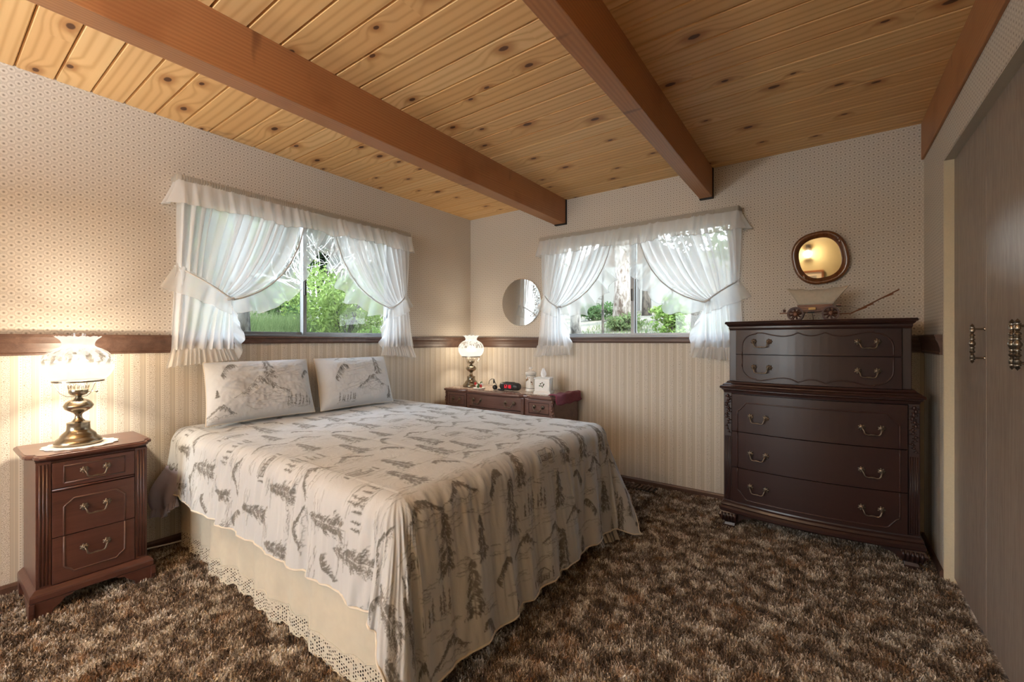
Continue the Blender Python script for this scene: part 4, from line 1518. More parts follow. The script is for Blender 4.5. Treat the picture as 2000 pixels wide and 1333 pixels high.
# apothecary canister
def canister():
    c = (-2.112, 3.20, RZ)
    root = thing('canister', 'tall white ceramic canister with painted flowers and a knobbed lid beside the tissue box', 'canister', c)
    b = MB(); b.lathe([(0.0, c[2]), (0.047, c[2]), (0.05, c[2] + 0.004), (0.049, c[2] + 0.012), (0.044, c[2] + 0.02), (0.043, c[2] + 0.03), (0.043, c[2] + 0.142), (0.047, c[2] + 0.147), (0.046, c[2] + 0.152), (0.0, c[2] + 0.153)], c[:2] + (0,), 32)
    b.build('jar', M['ceramic'], root, smooth=False, auto=0.6)
    b = MB(); b.lathe([(0.047, c[2] + 0.1535), (0.049, c[2] + 0.158), (0.045, c[2] + 0.168), (0.03, c[2] + 0.178), (0.012, c[2] + 0.183), (0.009, c[2] + 0.190), (0.017, c[2] + 0.198), (0.018, c[2] + 0.206), (0.012, c[2] + 0.213), (0.0, c[2] + 0.215)], c[:2] + (0,), 32)
    b.build('lid', M['ceramic'], root, smooth=False, auto=0.6)
    for zz in (0.026, 0.139):
        b = MB()
        b.lathe([(0.0425, c[2] + zz), (0.0442, c[2] + zz + 0.0005), (0.0442, c[2] + zz + 0.0035), (0.0425, c[2] + zz + 0.004), (0.0425, c[2] + zz)], c[:2] + (0,), 32)
        b.build('band', M['charcoal'], root)
canister()
# tissue box
def tissue():
    c = Vector((-1.93, 3.125, RZ))
    root = thing('tissue_box', 'square white wooden tissue box cover with painted flowers and a tissue on top', 'tissue box', c)
    Rz = Matrix.Translation(c) @ Matrix.Rotation(0.30, 4, 'Z')
    b = MB(); b.M = Rz
    b.box(-0.064, -0.064, 0.016, 0.064, 0.064, 0.128)
    b.build('box', M['white'], root, bevel=0.003)
    b = MB(); b.M = Rz
    b.loft([[(sx * w, sy * w, z) for sx, sy in ((-1, -1), (1, -1), (1, 1), (-1, 1))] for w, z in ((0.072, 0.0), (0.072, 0.014), (0.068, 0.022), (0.064, 0.028))])
    b.build('base_moulding', M['white'], root)
    b = MB(); b.M = Rz
    b.loft([[(sx * w, sy * w, z) for sx, sy in ((-1, -1), (1, -1), (1, 1), (-1, 1))] for w, z in ((0.064, 0.126), (0.069, 0.130), (0.069, 0.136), (0.06, 0.138))])
    b.build('lid', M['white'], root)
    for face, col in ((0, 'red'), (1, 'green')):
        for q in range(2):
            b = MB(); b.M = Rz
            rr = random.Random(3 + face * 5 + q)
            for k in range(9):
                a = 2 * PI * k / 9
                u, z = 0.014 * math.cos(a) * (1 + 0.5 * q), 0.082 + 0.014 * math.sin(a) + (-0.006 if q else 0)
                p = (u, -0.0645, z) if face == 0 else (-0.0645, u, z)
                r = (0.006, 0.0012, 0.006) if face == 0 else (0.0012, 0.006, 0.006)
                if (k + q) % 2 == 0:
                    b.ball(p, r, 6, 4)
            b.build('flower', (M['mould'] if q == 0 else M['green']), root, smooth=True)
    ni, nj = 14, 14
    P = np.zeros((ni, nj, 3))
    for i in range(ni):
        for j in range(nj):
            t = i / (ni - 1)
            a = 2 * PI * j / nj
            r = 0.006 + 0.030 * math.sin(PI * min(1, t * 0.9)) * (0.8 + 0.35 * math.sin(3 * a + 1) + 0.2 * math.sin(7 * a))
            r *= (1 - 0.75 * t)
            r += 0.004
            p = Rz @ Vector((r * math.cos(a) - 0.006, r * 0.6 * math.sin(a), 0.134 + 0.075 * t * (1 + 0.12 * math.sin(2 * a))))
            P[i, j] = p
    np_grid('tissue', P, M['tissue'], root, closed=True)
tissue()
# small holiday ornament and the cord lying behind it
def ornament():
    c = Vector((-2.60, 3.075, RZ))
    root = thing('ornament', 'small red white and green flower ornament beside the lamp on the dressing table', 'ornament', c)
    b = MB(); b.lathe([(0.0, c.z), (0.05, c.z), (0.058, c.z + 0.012), (0.05, c.z + 0.014), (0.0, c.z + 0.010)], (c.x, c.y, 0), 24)
    b.build('dish', M['white'], root, smooth=True)
    rr = random.Random(4)
    for nm, col, pts in (('red_flower', 'red', [(-0.045, 0, 0.045), (0.035, -0.02, 0.03)]), ('green_leaf', 'green', [(0.0, -0.01, 0.035), (0.025, 0.0, 0.055), (0.012, -0.03, 0.022)]), ('white_flower', 'white', [(-0.01, -0.02, 0.03), (0.005, 0.01, 0.055), (0.04, -0.01, 0.045)])):
        for p in pts:
            b = MB()
            o = c + Vector(p)
            for k in range(6):
                a = 2 * PI * k / 6
                b.ball(o + Vector((0.010 * math.cos(a), 0, 0.010 * math.sin(a))), (0.008, 0.004, 0.006), 6, 4)
            b.ball(o, 0.005, 6, 4)
            b.tube([o, (o.x, o.y, c.z + 0.008)], 0.0015, 4)
            b.build(nm, M[col], root, smooth=True)
ornament()
c0 = Vector((-2.455, 3.11, RZ))
root = thing('headset', 'small black corded handset lying with looped lead beside the ornament', 'cord', c0)
b = MB()
b.tube([c0 + Vector(p) for p in ((-0.06, 0.0, 0.045), (-0.055, 0, 0.075), (-0.03, 0, 0.095), (0.0, 0, 0.096), (0.012, 0, 0.07), (0.03, 0, 0.04), (0.02, -0.01, 0.008), (0.06, -0.01, 0.005), (0.10, -0.005, 0.006))], 0.0028, 6)
b.build('lead', M['black'], root, smooth=True)
b = MB(); b.ball(c0 + Vector((0.012, 0, 0.022)), (0.026, 0.02, 0.022), 12, 8)
b.ball(c0 + Vector((0.0, 0, 0.075)), (0.008, 0.007, 0.022), 8, 6)
b.build('handset', M['black'], root, smooth=True)
b = MB(); b.box(c0.x + 0.055, c0.y - 0.012, c0.z, c0.x + 0.115, c0.y + 0.01, c0.z + 0.012)
b.build('plug', M['black'], root, bevel=0.003)

# burgundy cloth over the right end of the vanity
ni, nj = 44, 16
P = np.zeros((ni, nj, 3))
for i in range(ni):
    for j in range(nj):
        u, v = i / (ni - 1), j / (nj - 1)
        y = 2.985 + 0.42 * u
        d = v * 0.14
        x, z = -1.80 + d, VZ + 0.008
        e = -1.736
        if x > e:
            z -= (x - e) * 0.95
            x = e + (x - e) * 0.22
        z += 0.004 * math.sin(u * 18 + v * 2) + 0.003 * math.sin(v * 9 + u * 5)
        P[i, j] = (x, y + 0.012 * math.sin(v * 6), z)
o = np_grid('folded_cloth', P, M['burgundy'], None)
o.modifiers.new('thickness', 'SOLIDIFY').thickness = 0.008
tag(o, 'burgundy velvet cloth draped over the end of the dressing table', 'cloth')

# ------------------------------------------------------------------ toile print (strokes rasterised onto cloth coordinates)
class Print:
    def __init__(s, h, w, res, seed):
        s.res, s.ss = res, 2
        s.h, s.w = int(round(h / res)), int(round(w / res))
        s.c = np.zeros((s.h * 2, s.w * 2), np.float32)
        s.r = random.Random(seed)
        s.T = None

    def stroke(s, pts, val=1.0, thick=1):
        """pts in motif space, mapped by s.T -> (up-axis metres, across metres)"""
        q = [s.T(*p) for p in pts]
        for (a0, b0), (a1, b1) in zip(q[:-1], q[1:]):
            k = max(2, int(math.hypot(a1 - a0, b1 - b0) / s.res * 3))
            t = np.linspace(0, 1, k)
            ia = ((a0 + (a1 - a0) * t) / s.res * 2).astype(int)
            ib = ((b0 + (b1 - b0) * t) / s.res * 2).astype(int)
            for da in range(thick):
                for db in range(thick):
                    m = (ia + da >= 0) & (ia + da < s.h * 2) & (ib + db >= 0) & (ib + db < s.w * 2)
                    np.maximum.at(s.c, (ia[m] + da, ib[m] + db), val)

    def place(s, a, b, size, flip=1, up=-1):
        s.T = lambda x, y: (a + up * y * size, b + flip * x * size)

    def tree(s, dens=270, wid=0.36):
        r = s.r
        s.stroke([(0, 0), (0.01, 0.5), (0, 1)], 0.8)
        for k in range(dens):
            t = r.random() ** 0.75
            y = 1 - t * 0.92
            half = (0.015 + wid * t) * r.uniform(0.3, 1.0) * (0.72 + 0.28 * math.sin(t * 26))
            sg = r.choice((-1, 1))
            x0 = sg * half * r.uniform(0.0, 0.8)
            L = r.uniform(0.035, 0.085)
            s.stroke([(x0, y), (x0 + sg * L * 0.55, y - L * 0.35), (x0 + sg * L * 0.8, y - L)], r.uniform(0.3, 0.95))
            if r.random() < 0.3:
                s.stroke([(x0, y), (x0 + sg * L * 0.3, y - L * 0.9)], r.uniform(0.5, 0.9))

    def grove(s):
        r = s.r
        A, T = s.T, s.T
        for k in range(7):
            ox, sc = -0.6 + 0.2 * k + r.uniform(-0.05, 0.05), r.uniform(0.35, 0.75)
            s.T = (lambda ox, sc: lambda x, y: T(ox + x * sc, y * sc))(ox, sc)
            s.tree(38, 0.2)
        s.T = T
        for k in range(8):
            x = r.uniform(-0.8, 0.6)
            s.stroke([(x, r.uniform(-0.12, 0.0)), (x + r.uniform(0.1, 0.4), r.uniform(-0.1, 0.03))], 0.5)

    def mountain(s):
        r = s.r
        key = [(-1.0, 0.0), (-0.75, 0.16), (-0.6, 0.22), (-0.42, 0.46), (-0.3, 0.52), (-0.18, 0.74), (-0.08, 0.8), (0.02, 0.68), (0.15, 0.72), (0.3, 0.5), (0.42, 0.46), (0.6, 0.24), (0.8, 0.18), (1.0, 0.02)]
        pts = []
        for (x0, y0), (x1, y1) in zip(key[:-1], key[1:]):
            for k in range(4):
                t = k / 4
                pts.append((x0 + (x1 - x0) * t + r.uniform(-0.015, 0.015), y0 + (y1 - y0) * t + r.uniform(-0.03, 0.03)))
        pts.append(key[-1])
        s.stroke(pts, 0.9)
        for x, y in pts:
            for q in range(3):
                if r.random() < 0.85 and y > 0.1:
                    d = r.uniform(0.08, 0.34) * min(1, y + 0.25)
                    xx = x + r.uniform(-0.03, 0.05)
                    s.stroke([(xx, y - r.uniform(0, 0.05)), (xx + r.uniform(-0.03, 0.1), y - d * 0.5), (xx + r.uniform(0.0, 0.16), y - d)], r.uniform(0.4, 0.95))
        low = [(-0.7 + 0.1 * k, 0.02 + r.uniform(-0.05, 0.09) - 0.05 * math.sin(k)) for k in range(17)]
        s.stroke(low, 0.6)
        for x, y in low:
            if r.random() < 0.7:
                s.stroke([(x, y), (x + r.uniform(-0.05, 0.05), y - r.uniform(0.05, 0.14))], 0.55)
        for k in range(4):
            x, y = r.uniform(-1.0, 0.5), r.uniform(-0.3, -0.1)
            s.stroke([(x, y), (x + 0.25, y + 0.04), (x + r.uniform(0.4, 0.6), y + r.uniform(0, 0.1))], 0.4)

    def ridge(s):
        r = s.r
        base = [(-0.42, -0.15), (-0.32, 0.05), (-0.12, 0.42), (0.05, 0.62), (0.2, 0.7), (0.42, 0.62)]
        s.stroke(base, 0.7)
        for k in range(110):
            t = r.random() * (len(base) - 1)
            i, f = int(t), t - int(t)
            x, y = base[i][0] + (base[i + 1][0] - base[i][0]) * f, base[i][1] + (base[i + 1][1] - base[i][1]) * f
            d = r.uniform(0.05, 0.36)
            s.stroke([(x, y), (x + d * 0.25, y - d * 0.6), (x + d * 0.3 + r.uniform(0, 0.1), y - d)], r.uniform(0.4, 0.95))

    def cabin(s):
        R = [[(-0.5, 0), (-0.5, 0.32), (-0.62, 0.3), (-0.25, 0.62), (0.55, 0.62), (0.65, 0.34), (-0.02, 0.34), (-0.25, 0.62)], [(-0.5, 0), (0.0, -0.04), (0.0, 0.34)], [(0, -0.04), (0.55, 0.05), (0.55, 0.34)], [(0.15, 0.08), (0.15, 0.24), (0.3, 0.24), (0.3, 0.1), (0.15, 0.08)], [(-0.35, 0.0), (-0.35, 0.2), (-0.2, 0.2), (-0.2, 0)]]
        for q in R:
            s.stroke(q, 0.95)
        for k in range(8):
            s.stroke([(-0.48, 0.04 * k), (0.0, 0.04 * k - 0.03), (0.55, 0.04 * k + 0.03)], 0.5)
            s.stroke([(-0.2 + 0.09 * k, 0.6), (-0.02 + 0.085 * k, 0.36)], 0.7)
        for k in range(10):
            x = s.r.uniform(-1, 0.6)
            s.stroke([(x, -0.1 - 0.03 * k), (x + s.r.uniform(0.2, 0.6), -0.08 - 0.03 * k)], 0.5)
        T = s.T
        for ox, sc in ((-0.75, 0.55), (0.75, 0.4)):
            s.T = (lambda ox, sc: lambda x, y: T(ox + x * sc, y * sc))(ox, sc)
            s.tree(38, 0.24)
        s.T = T

    def wisps(s):
        r = s.r
        for k in range(11):
            x, y = r.uniform(-0.9, 0.5), r.uniform(-0.3, 0.3)
            s.stroke([(x, y), (x + r.uniform(0.15, 0.3), y + r.uniform(-0.02, 0.1)), (x + r.uniform(0.35, 0.7), y + r.uniform(0.0, 0.16))], r.uniform(0.35, 0.6))

    def values(s):
        return s.c.reshape(s.h, 2, s.w, 2).mean((1, 3))

def scatter_print(pr, h, w, seed, pitch=0.19):
    r = random.Random(seed)
    kinds = ['tree', 'mountain', 'tree', 'ridge', 'tree', 'grove', 'mountain', 'tree', 'mountain', 'cabin', 'tree', 'ridge']
    row = 0
    a = 0.04
    i = r.randrange(12)
    while a < h + 0.15:
        bb = -0.05 + (pitch * 0.5 if row % 2 else 0)
        while bb < w + 0.1:
            k = kinds[(i * 5 + row * 3) % 12]
            size = {'tree': r.uniform(0.17, 0.29), 'mountain': 0.092, 'ridge': 0.09, 'grove': 0.13, 'cabin': 0.085}[k]
            pr.place(a + r.uniform(-0.025, 0.025) + (0.09 if k == 'tree' else 0), bb + r.uniform(-0.025, 0.025), size, r.choice((-1, 1)))
            getattr(pr, k)()
            pr.place(a + 0.08, bb + pitch * 0.5, 0.09, r.choice((-1, 1)))
            pr.wisps()
            bb += pitch
            i += 1
        a += pitch * 0.92
        row += 1

# ------------------------------------------------------------------ bed
BX0, BX1, BY0, BY1, BZ = -3.0, -1.10, 0.895, 2.415, 0.66
bed = thing('bed', 'queen bed under the window with a cream lace-edged bed skirt', 'bed', ((BX0 + BX1) / 2, (BY0 + BY1) / 2, 0))
b = MB(); b.box(BX0, BY0 + 0.03, 0.38, BX1, BY1 - 0.03, BZ - 0.012)
b.build('mattress', M['mattress'], bed, bevel=0.05, seg=3)
b = MB(); b.box(BX0, BY0 + 0.04, 0.17, BX1 - 0.01, BY1 - 0.04, 0.378)
b.build('box_spring', M['mattress'], bed, bevel=0.02)
for x in (BX0 + 0.15, BX1 - 0.15):
    for y in (BY0 + 0.15, BY1 - 0.15):
        b = MB(); b.lathe([(0.022, 0.0), (0.026, 0.01), (0.02, 0.03), (0.02, 0.172)], (x, y, 0), 12)
        b.build('leg', M['iron'], bed)
# bed skirt: near side, foot, far side
path = []
for x in np.linspace(BX0, BX1 + 0.015, 190):
    path.append((x, BY0 + 0.005, 0, -1))
for y in np.linspace(BY0 + 0.005, BY1 + 0.0, 150)[1:]:
    path.append((BX1 + 0.015, y, 1, 0))
for x in np.linspace(BX1 + 0.015, BX0, 60)[1:]:
    path.append((x, BY1, 0, 1))
path = np.array(path)
sl = np.concatenate([[0], np.cumsum(np.hypot(np.diff(path[:, 0]), np.diff(path[:, 1])))])
wv = 0.9 * vnoise(sl * 5.5, 0 * sl, 61) + 0.55 * vnoise(sl * 13, 0 * sl, 62) + 0.25 * np.sin(sl * 40)
def skirt_pts(z, amp):
    return np.stack([path[:, 0] + path[:, 2] * (wv * amp + 0.012), path[:, 1] + path[:, 3] * (wv * amp + 0.012), np.full(len(sl), z) + 0.004 * np.sin(sl * 11)], 1)
zs = np.linspace(0.40, 0.085, 16)
P = np.stack([skirt_pts(z, 0.006 + 0.030 * (0.4 - z) / 0.32) for z in zs])
np_grid('bed_skirt', P, M['skirt'], bed)
scal = np.abs(np.sin(sl * PI / 0.052))
zs = np.linspace(0, 1, 8)
P = np.stack([skirt_pts(0.088 - 0.068 * k, 0.036) + np.stack([0 * sl, 0 * sl, -0.012 * k * scal + 0.012 * (1 - k) * np.abs(np.sin(sl * PI / 0.11))], 1) for k in zs])
np_grid('lace_border', P, M['lace'], bed)
q = P[-1]
b = MB(); b.tube([tuple(p) for p in q[:340]], 0.0028, 5)
b.tube([tuple(p + np.array([0, 0, 0.0])) for p in P[0][:340]], 0.0022, 5)
for k in range(0, 330, 3):
    b.ball(tuple(q[k] - np.array([0, 0, 0.003])), 0.0045, 6, 4)
b.build('lace_edge', M['skirt'], bed, smooth=True)

# ------------------------------------------------------------------ bedspread
RES = 0.004
RHO = 0.085
FX, NY, FY = -1.045 - RHO, 0.845 + RHO, 2.455 - RHO   # where the flat top starts to roll over
HX = -2.985
DROP_F, DROP_S = RHO * PI / 2 + 0.515, RHO * PI / 2 + 0.262
LA, LBc = (FX - HX) + DROP_F, (FY - NY) + 2 * DROP_S
pr = Print(LA, LBc, RES, 5)
scatter_print(pr, LA, LBc, 9)
val = pr.values()
na_, nb_ = val.shape
ga, gb = np.meshgrid(np.linspace(0, LA, na_), np.linspace(0, LBc, nb_), indexing='ij')

def drape(ga, gb):
    X = HX + ga
    Yc = NY - DROP_S + gb
    ox = np.maximum(0, X - FX)
    on = np.maximum(0, NY - Yc)
    of = np.maximum(0, Yc - FY)
    oy = on + of
    sy = np.where(on > 0, -1.0, 1.0)
    r = np.hypot(ox, oy) + 1e-9
    phi = np.arctan2(oy, ox)
    th = np.minimum(r / RHO, PI / 2)
    below = np.maximum(0, r - RHO * PI / 2)
    bx = np.minimum(X, FX)
    by = np.clip(Yc, NY, FY)
    corner = (ox > 0) & (oy > 0)
    # hanging folds
    arc = np.where(corner, phi * 0.35, np.where(ox > 0, (by - NY), (bx - HX)))
    fold = 0.55 * np.sin(arc * 2 * PI / 0.19 + 4 * vnoise(arc * 4, 0 * arc + sy, 71)) + 1.2 * vnoise(arc * 9, sy * 3 + 0 * arc, 72) + 0.7 * vnoise(arc * 26, sy * 3 + 0 * arc, 78)
    amp = 0.013 * np.clip(below / 0.25, 0, 1.4)
    fin = np.where(corner, np.exp(-((phi - 0.80) / 0.42) ** 2), 0.0)
    near = (on > 0)
    fin_amp = np.where(near, 0.24, 0.30)
    horiz = RHO * np.sin(th) + 0.10 * below + fold * amp * (1 - fin) + fin_amp * fin * below
    ripple = np.where(corner, 0.012 * np.sin(phi * 14 + 1.0) * np.clip(below / 0.2, 0, 1), 0)
    fine_ = 0.011 * vnoise(arc * 34 + r * 5, r * 2.2 + sy, 95) + 0.006 * vnoise(arc * 70 - r * 6, r * 4, 96)
    horiz = horiz + ripple + fine_ * np.clip(r / 0.08, 0, 1) * (r > 1e-6)
    drop = RHO * (1 - np.cos(th)) + below * (0.985 - 0.05 * fin)
    px_ = bx + horiz * (ox / r)
    py_ = by + sy * horiz * (oy / r)
    zt = 0.684 - 0.010 * ((by - 1.65) / 0.8) ** 2
    bump = 0.010 * vnoise(X * 2.2, Yc * 2.2, 81) + 0.007 * vnoise(X * 6, Yc * 6, 82) + 0.0035 * vnoise(X * 17, Yc * 9, 83)
    crease = 0.006 * np.exp(-((Yc - 1.30 - 0.02 * np.sin(X * 3)) / 0.012) ** 2) * (ox <= 0)
    pull_ = 0.016 * vnoise((Yc - NY) * 13 - X * 2.5, X * 1.2, 85) * np.exp(-np.abs(r - 0.12) / 0.25) * (r > 1e-6)
    pz_ = zt + bump + pull_ - drop - crease * 0.5
    # what would go below the carpet spreads out on it
    under = np.maximum(0, 0.03 - pz_)
    pz_ = np.maximum(pz_, 0.03 - 0.02 * np.tanh(under * 10))
    px_ = px_ + (ox / r) * under * 0.5
    py_ = py_ + sy * (oy / r) * under * 0.5
    return np.stack([px_, py_, pz_], -1)

P = drape(ga, gb)
spread = thing('bedspread', 'white bedspread with grey sketched pines mountains and cabins draped over the bed', 'bedspread', (-2.0, 1.65, 0.0))
np_grid('cover', P, M['spread'], spread, attr={'print': np.clip(val * 1.65, 0, 0.95)})
edge = np.concatenate([P[::6, 0], P[-1, ::6], P[::-6, -1]])
b = MB(); b.tube([tuple(p) for p in edge], 0.0042, 6)
b.build('hem', M['piping'], spread, smooth=True)
# striped reverse side showing where the far foot corner turns under
u, v = np.meshgrid(np.linspace(0, 1, 30), np.linspace(0, 1, 40), indexing='ij')
gb2 = LBc - DROP_S - 0.22 + 0.36 * v
P2 = drape(np.full_like(u, LA - 0.02), gb2)
P2[..., 2] = np.maximum(0.028, P2[..., 2] - 0.10 * u * (0.5 + v * 0.6))
P2[..., 0] += 0.035 * u - 0.02
np_grid('striped_lining', P2, M['stripe'], spread)
# lilac side of the cover turned out at the head
u, v = np.meshgrid(np.linspace(0, 1, 40), np.linspace(0, 1, 40), indexing='ij')
X = -2.99 + 0.21 * u * (1 - 0.2 * v)
tap = (1 - u) ** 1.2
Y = 0.850 - 0.100 * np.sin(PI * np.minimum(1, v * 0.66)) ** 1.3 * (0.12 + 0.88 * tap) - 0.008 * np.sin(u * 14) * v
Z = 0.50 - (0.26 - 0.10 * u ** 2) * v + 0.008 * np.sin(u * 11) * v
o = np_grid('lilac_fold', np.stack([X, Y, Z], -1), M['lilac'], spread)
P3 = np.stack([X[:, -1], Y[:, -1] + 0.012 * np.sin(np.linspace(0, 40, 40)), Z[:, -1]], -1)
tq = np.linspace(0, 1, 8)[:, None]
s_ = np.linspace(0, 1, 90)
bx_ = np.interp(s_, np.linspace(0, 1, 40), X[:, -1]); by_ = np.interp(s_, np.linspace(0, 1, 40), Y[:, -1]); bz_ = np.interp(s_, np.linspace(0, 1, 40), Z[:, -1])
np_grid('lilac_ruffle', np.stack([bx_[None] + 0 * tq, by_[None] - 0.012 * np.sin(s_ * 70)[None] * tq, bz_[None] - 0.045 * tq], -1), M['lilac'], spread)

# ------------------------------------------------------------------ pillows
def pillow(label, c_bot, c_top, wid, seed, motifs, thick=0.085, roll=0.0):
    cb, ct = Vector(c_bot), Vector(c_top)
    root = thing('pillow', label, 'pillow', cb)
    ev = (ct - cb)
    hgt = ev.length
    ev.normalize()
    eu = Vector((0, 1, 0))
    en = eu.cross(ev).normalized()
    if en.x < 0:
        en = -en
    mid = (cb + ct) / 2
    pr = Print(hgt, wid, 0.0028, seed)
    for kind, fa, fb, size, fl in motifs:
        pr.place(hgt * (1 - fa), wid * fb, size, fl)
        getattr(pr, kind)()
    val = pr.values()
    nv, nu = val.shape
    vv, uu = np.meshgrid(np.linspace(1, -1, nv), np.linspace(-1, 1, nu), indexing='ij')
    au, av = np.abs(uu), np.abs(vv)
    t = thick * (1 - au ** 4.5) ** 0.7 * (1 - av ** 3.2) ** 0.66
    pu = uu * wid / 2 * (1 - 0.03 * (1 - av ** 2) * au ** 3) + roll * vv * 0.02
    pv = vv * hgt / 2 * (1 - 0.035 * (1 - au ** 2) * av ** 2) 
    wr = 0.012 * vnoise(uu * 3 + seed, vv * 3, seed) + 0.006 * vnoise(uu * 9, vv * 8, seed + 1) + 0.004 * vnoise(uu * 20, vv * 14, seed + 2)
    for nm, sgn, at in (('pillowcase_front', 1, val), ('pillowcase_back', -1, np.zeros_like(val))):
        d = sgn * t + (wr * (t / thick) if sgn > 0 else 0)
        P = np.stack([mid[i] + eu[i] * pu + ev[i] * pv + en[i] * d for i in range(3)], -1)
        np_grid(nm, P, M['case'], root, attr={'print': np.clip(at * 1.5, 0, 0.95)})
        if sgn > 0:
            e = np.concatenate([P[0, ::5], P[::5, -1], P[-1, ::-5], P[::-5, 0]])
            b = MB(); b.tube([tuple(q) for q in e], 0.0026, 6)
            b.build('seam', M['piping'], root, smooth=True)
pillow('white pillow with sketched pines and peaks leaning on the wall nearest the nightstand', (-2.72, 1.22, 0.70), (-2.925, 1.315, 1.04), 0.62, 31,
       [('ridge', 0.72, 0.17, 0.10, 1), ('tree', 0.55, 0.52, 0.20, 1), ('wisps', 0.72, 0.72, 0.16, 1), ('ridge', 0.6, 0.9, 0.07, 1), ('mountain', 0.30, 0.45, 0.16, 1), ('grove', 0.1, 0.8, 0.12, 1), ('mountain', 0.08, 0.1, 0.08, -1), ('tree', 0.35, 0.07, 0.05, 1), ('wisps', 0.86, 0.42, 0.2, 1), ('wisps', 0.2, 0.6, 0.2, -1)], roll=-1)
pillow('white pillow with sketched pines and peaks tucked behind its neighbour nearest the room corner', (-2.73, 1.875, 0.695), (-2.93, 1.98, 1.04), 0.60, 47,
       [('ridge', 0.55, 0.25, 0.13, 1), ('tree', 0.5, 0.75, 0.19, 1), ('mountain', 0.88, 0.35, 0.09, 1), ('mountain', 0.27, 0.65, 0.13, -1), ('grove', 0.08, 0.3, 0.10, 1), ('wisps', 0.75, 0.5, 0.2, 1), ('tree', 0.05, 0.9, 0.1, 1), ('wisps', 0.4, 0.5, 0.2, 1)], roll=-1)

# ------------------------------------------------------------------ mirrors
b = MB(); b.lathe([(0.0, YB - 0.012), (0.226, YB - 0.012), (0.229, YB - 0.010), (0.229, YB - 0.004), (0.0, YB - 0.004)], (-2.392, 0, 1.537), 72, 'y')
# lathe axis y maps (cos,sin) to x,z
rm = thing('round_mirror', 'frameless round wall mirror with etched edge beside the window above the corner lamp', 'mirror', (-2.392, YB, 1.537))
b.build('glass', M['mirror'], rm, smooth=False, auto=0.5)
b = MB()
rr = random.Random(8)
for k in range(80):
    a = rr.uniform(-0.9, 0.95)
    r_ = rr.uniform(0.165, 0.215)
    b.ball((-2.392 + r_ * math.cos(a), YB - 0.0122, 1.537 + r_ * math.sin(a)), (rr.uniform(0.003, 0.008), 0.0004, rr.uniform(0.003, 0.008)), 6, 4)
b.build('etching', M['etched'], rm)

def oval_mirror():
    c = Vector((-0.032, YB - 0.024, 1.703))
    root = thing('oval_mirror', 'polished brown wooden framed rounded mirror hanging above the toy wagon', 'mirror', c)
    R = Matrix.Translation(c) @ Matrix.Rotation(math.radians(TILT), 4, 'X') @ Matrix.Rotation(math.radians(-8), 4, 'Y')
    def ring(hw, hh, d, n=72, e=2.5):
        out = []
        for k in range(n):
            a = 2 * PI * k / n
            ca, sa = math.cos(a), math.sin(a)
            x = hw * math.copysign(abs(ca) ** (2 / e), ca) * (1 + 0.03 * math.cos(2 * a + 0.9))
            z = hh * math.copysign(abs(sa) ** (2 / e), sa)
            out.append((x, d, z))
        return out
    b = MB(); b.M = R
    b.loft([ring(0.136, 0.158, 0.006), ring(0.147, 0.170, -0.004), ring(0.147, 0.169, -0.018), ring(0.138, 0.16, -0.027), ring(0.128, 0.15, -0.026), ring(0.118, 0.140, -0.018), ring(0.111, 0.131, -0.008), ring(0.108, 0.128, -0.003), ring(0.108, 0.128, 0.006)], caps=False)
    f = b.build('frame', M['frame'], root, smooth=True)
    for a, s in ((0.55, 1), (PI + 0.75, -1)):
        b = MB(); b.M = R
        x, z = 0.135 * math.cos(a), 0.155 * math.sin(a)
        b.ball((x, -0.021, z), (0.011, 0.007, 0.020), 10, 6)
        b.ball((x - 0.004 * s, -0.022, z + 0.016 * s), (0.008, 0.006, 0.014), 10, 6)
        b.build('carved_knot', M['frame'], f, smooth=True)
    b = MB(); b.M = R
    b.loft([ring(0.1085, 0.1285, -0.002), ring(0.1085, 0.1285, 0.002)])
    b.build('glass', M['mirror'], root)
TILT = 5.0
oval_mirror()

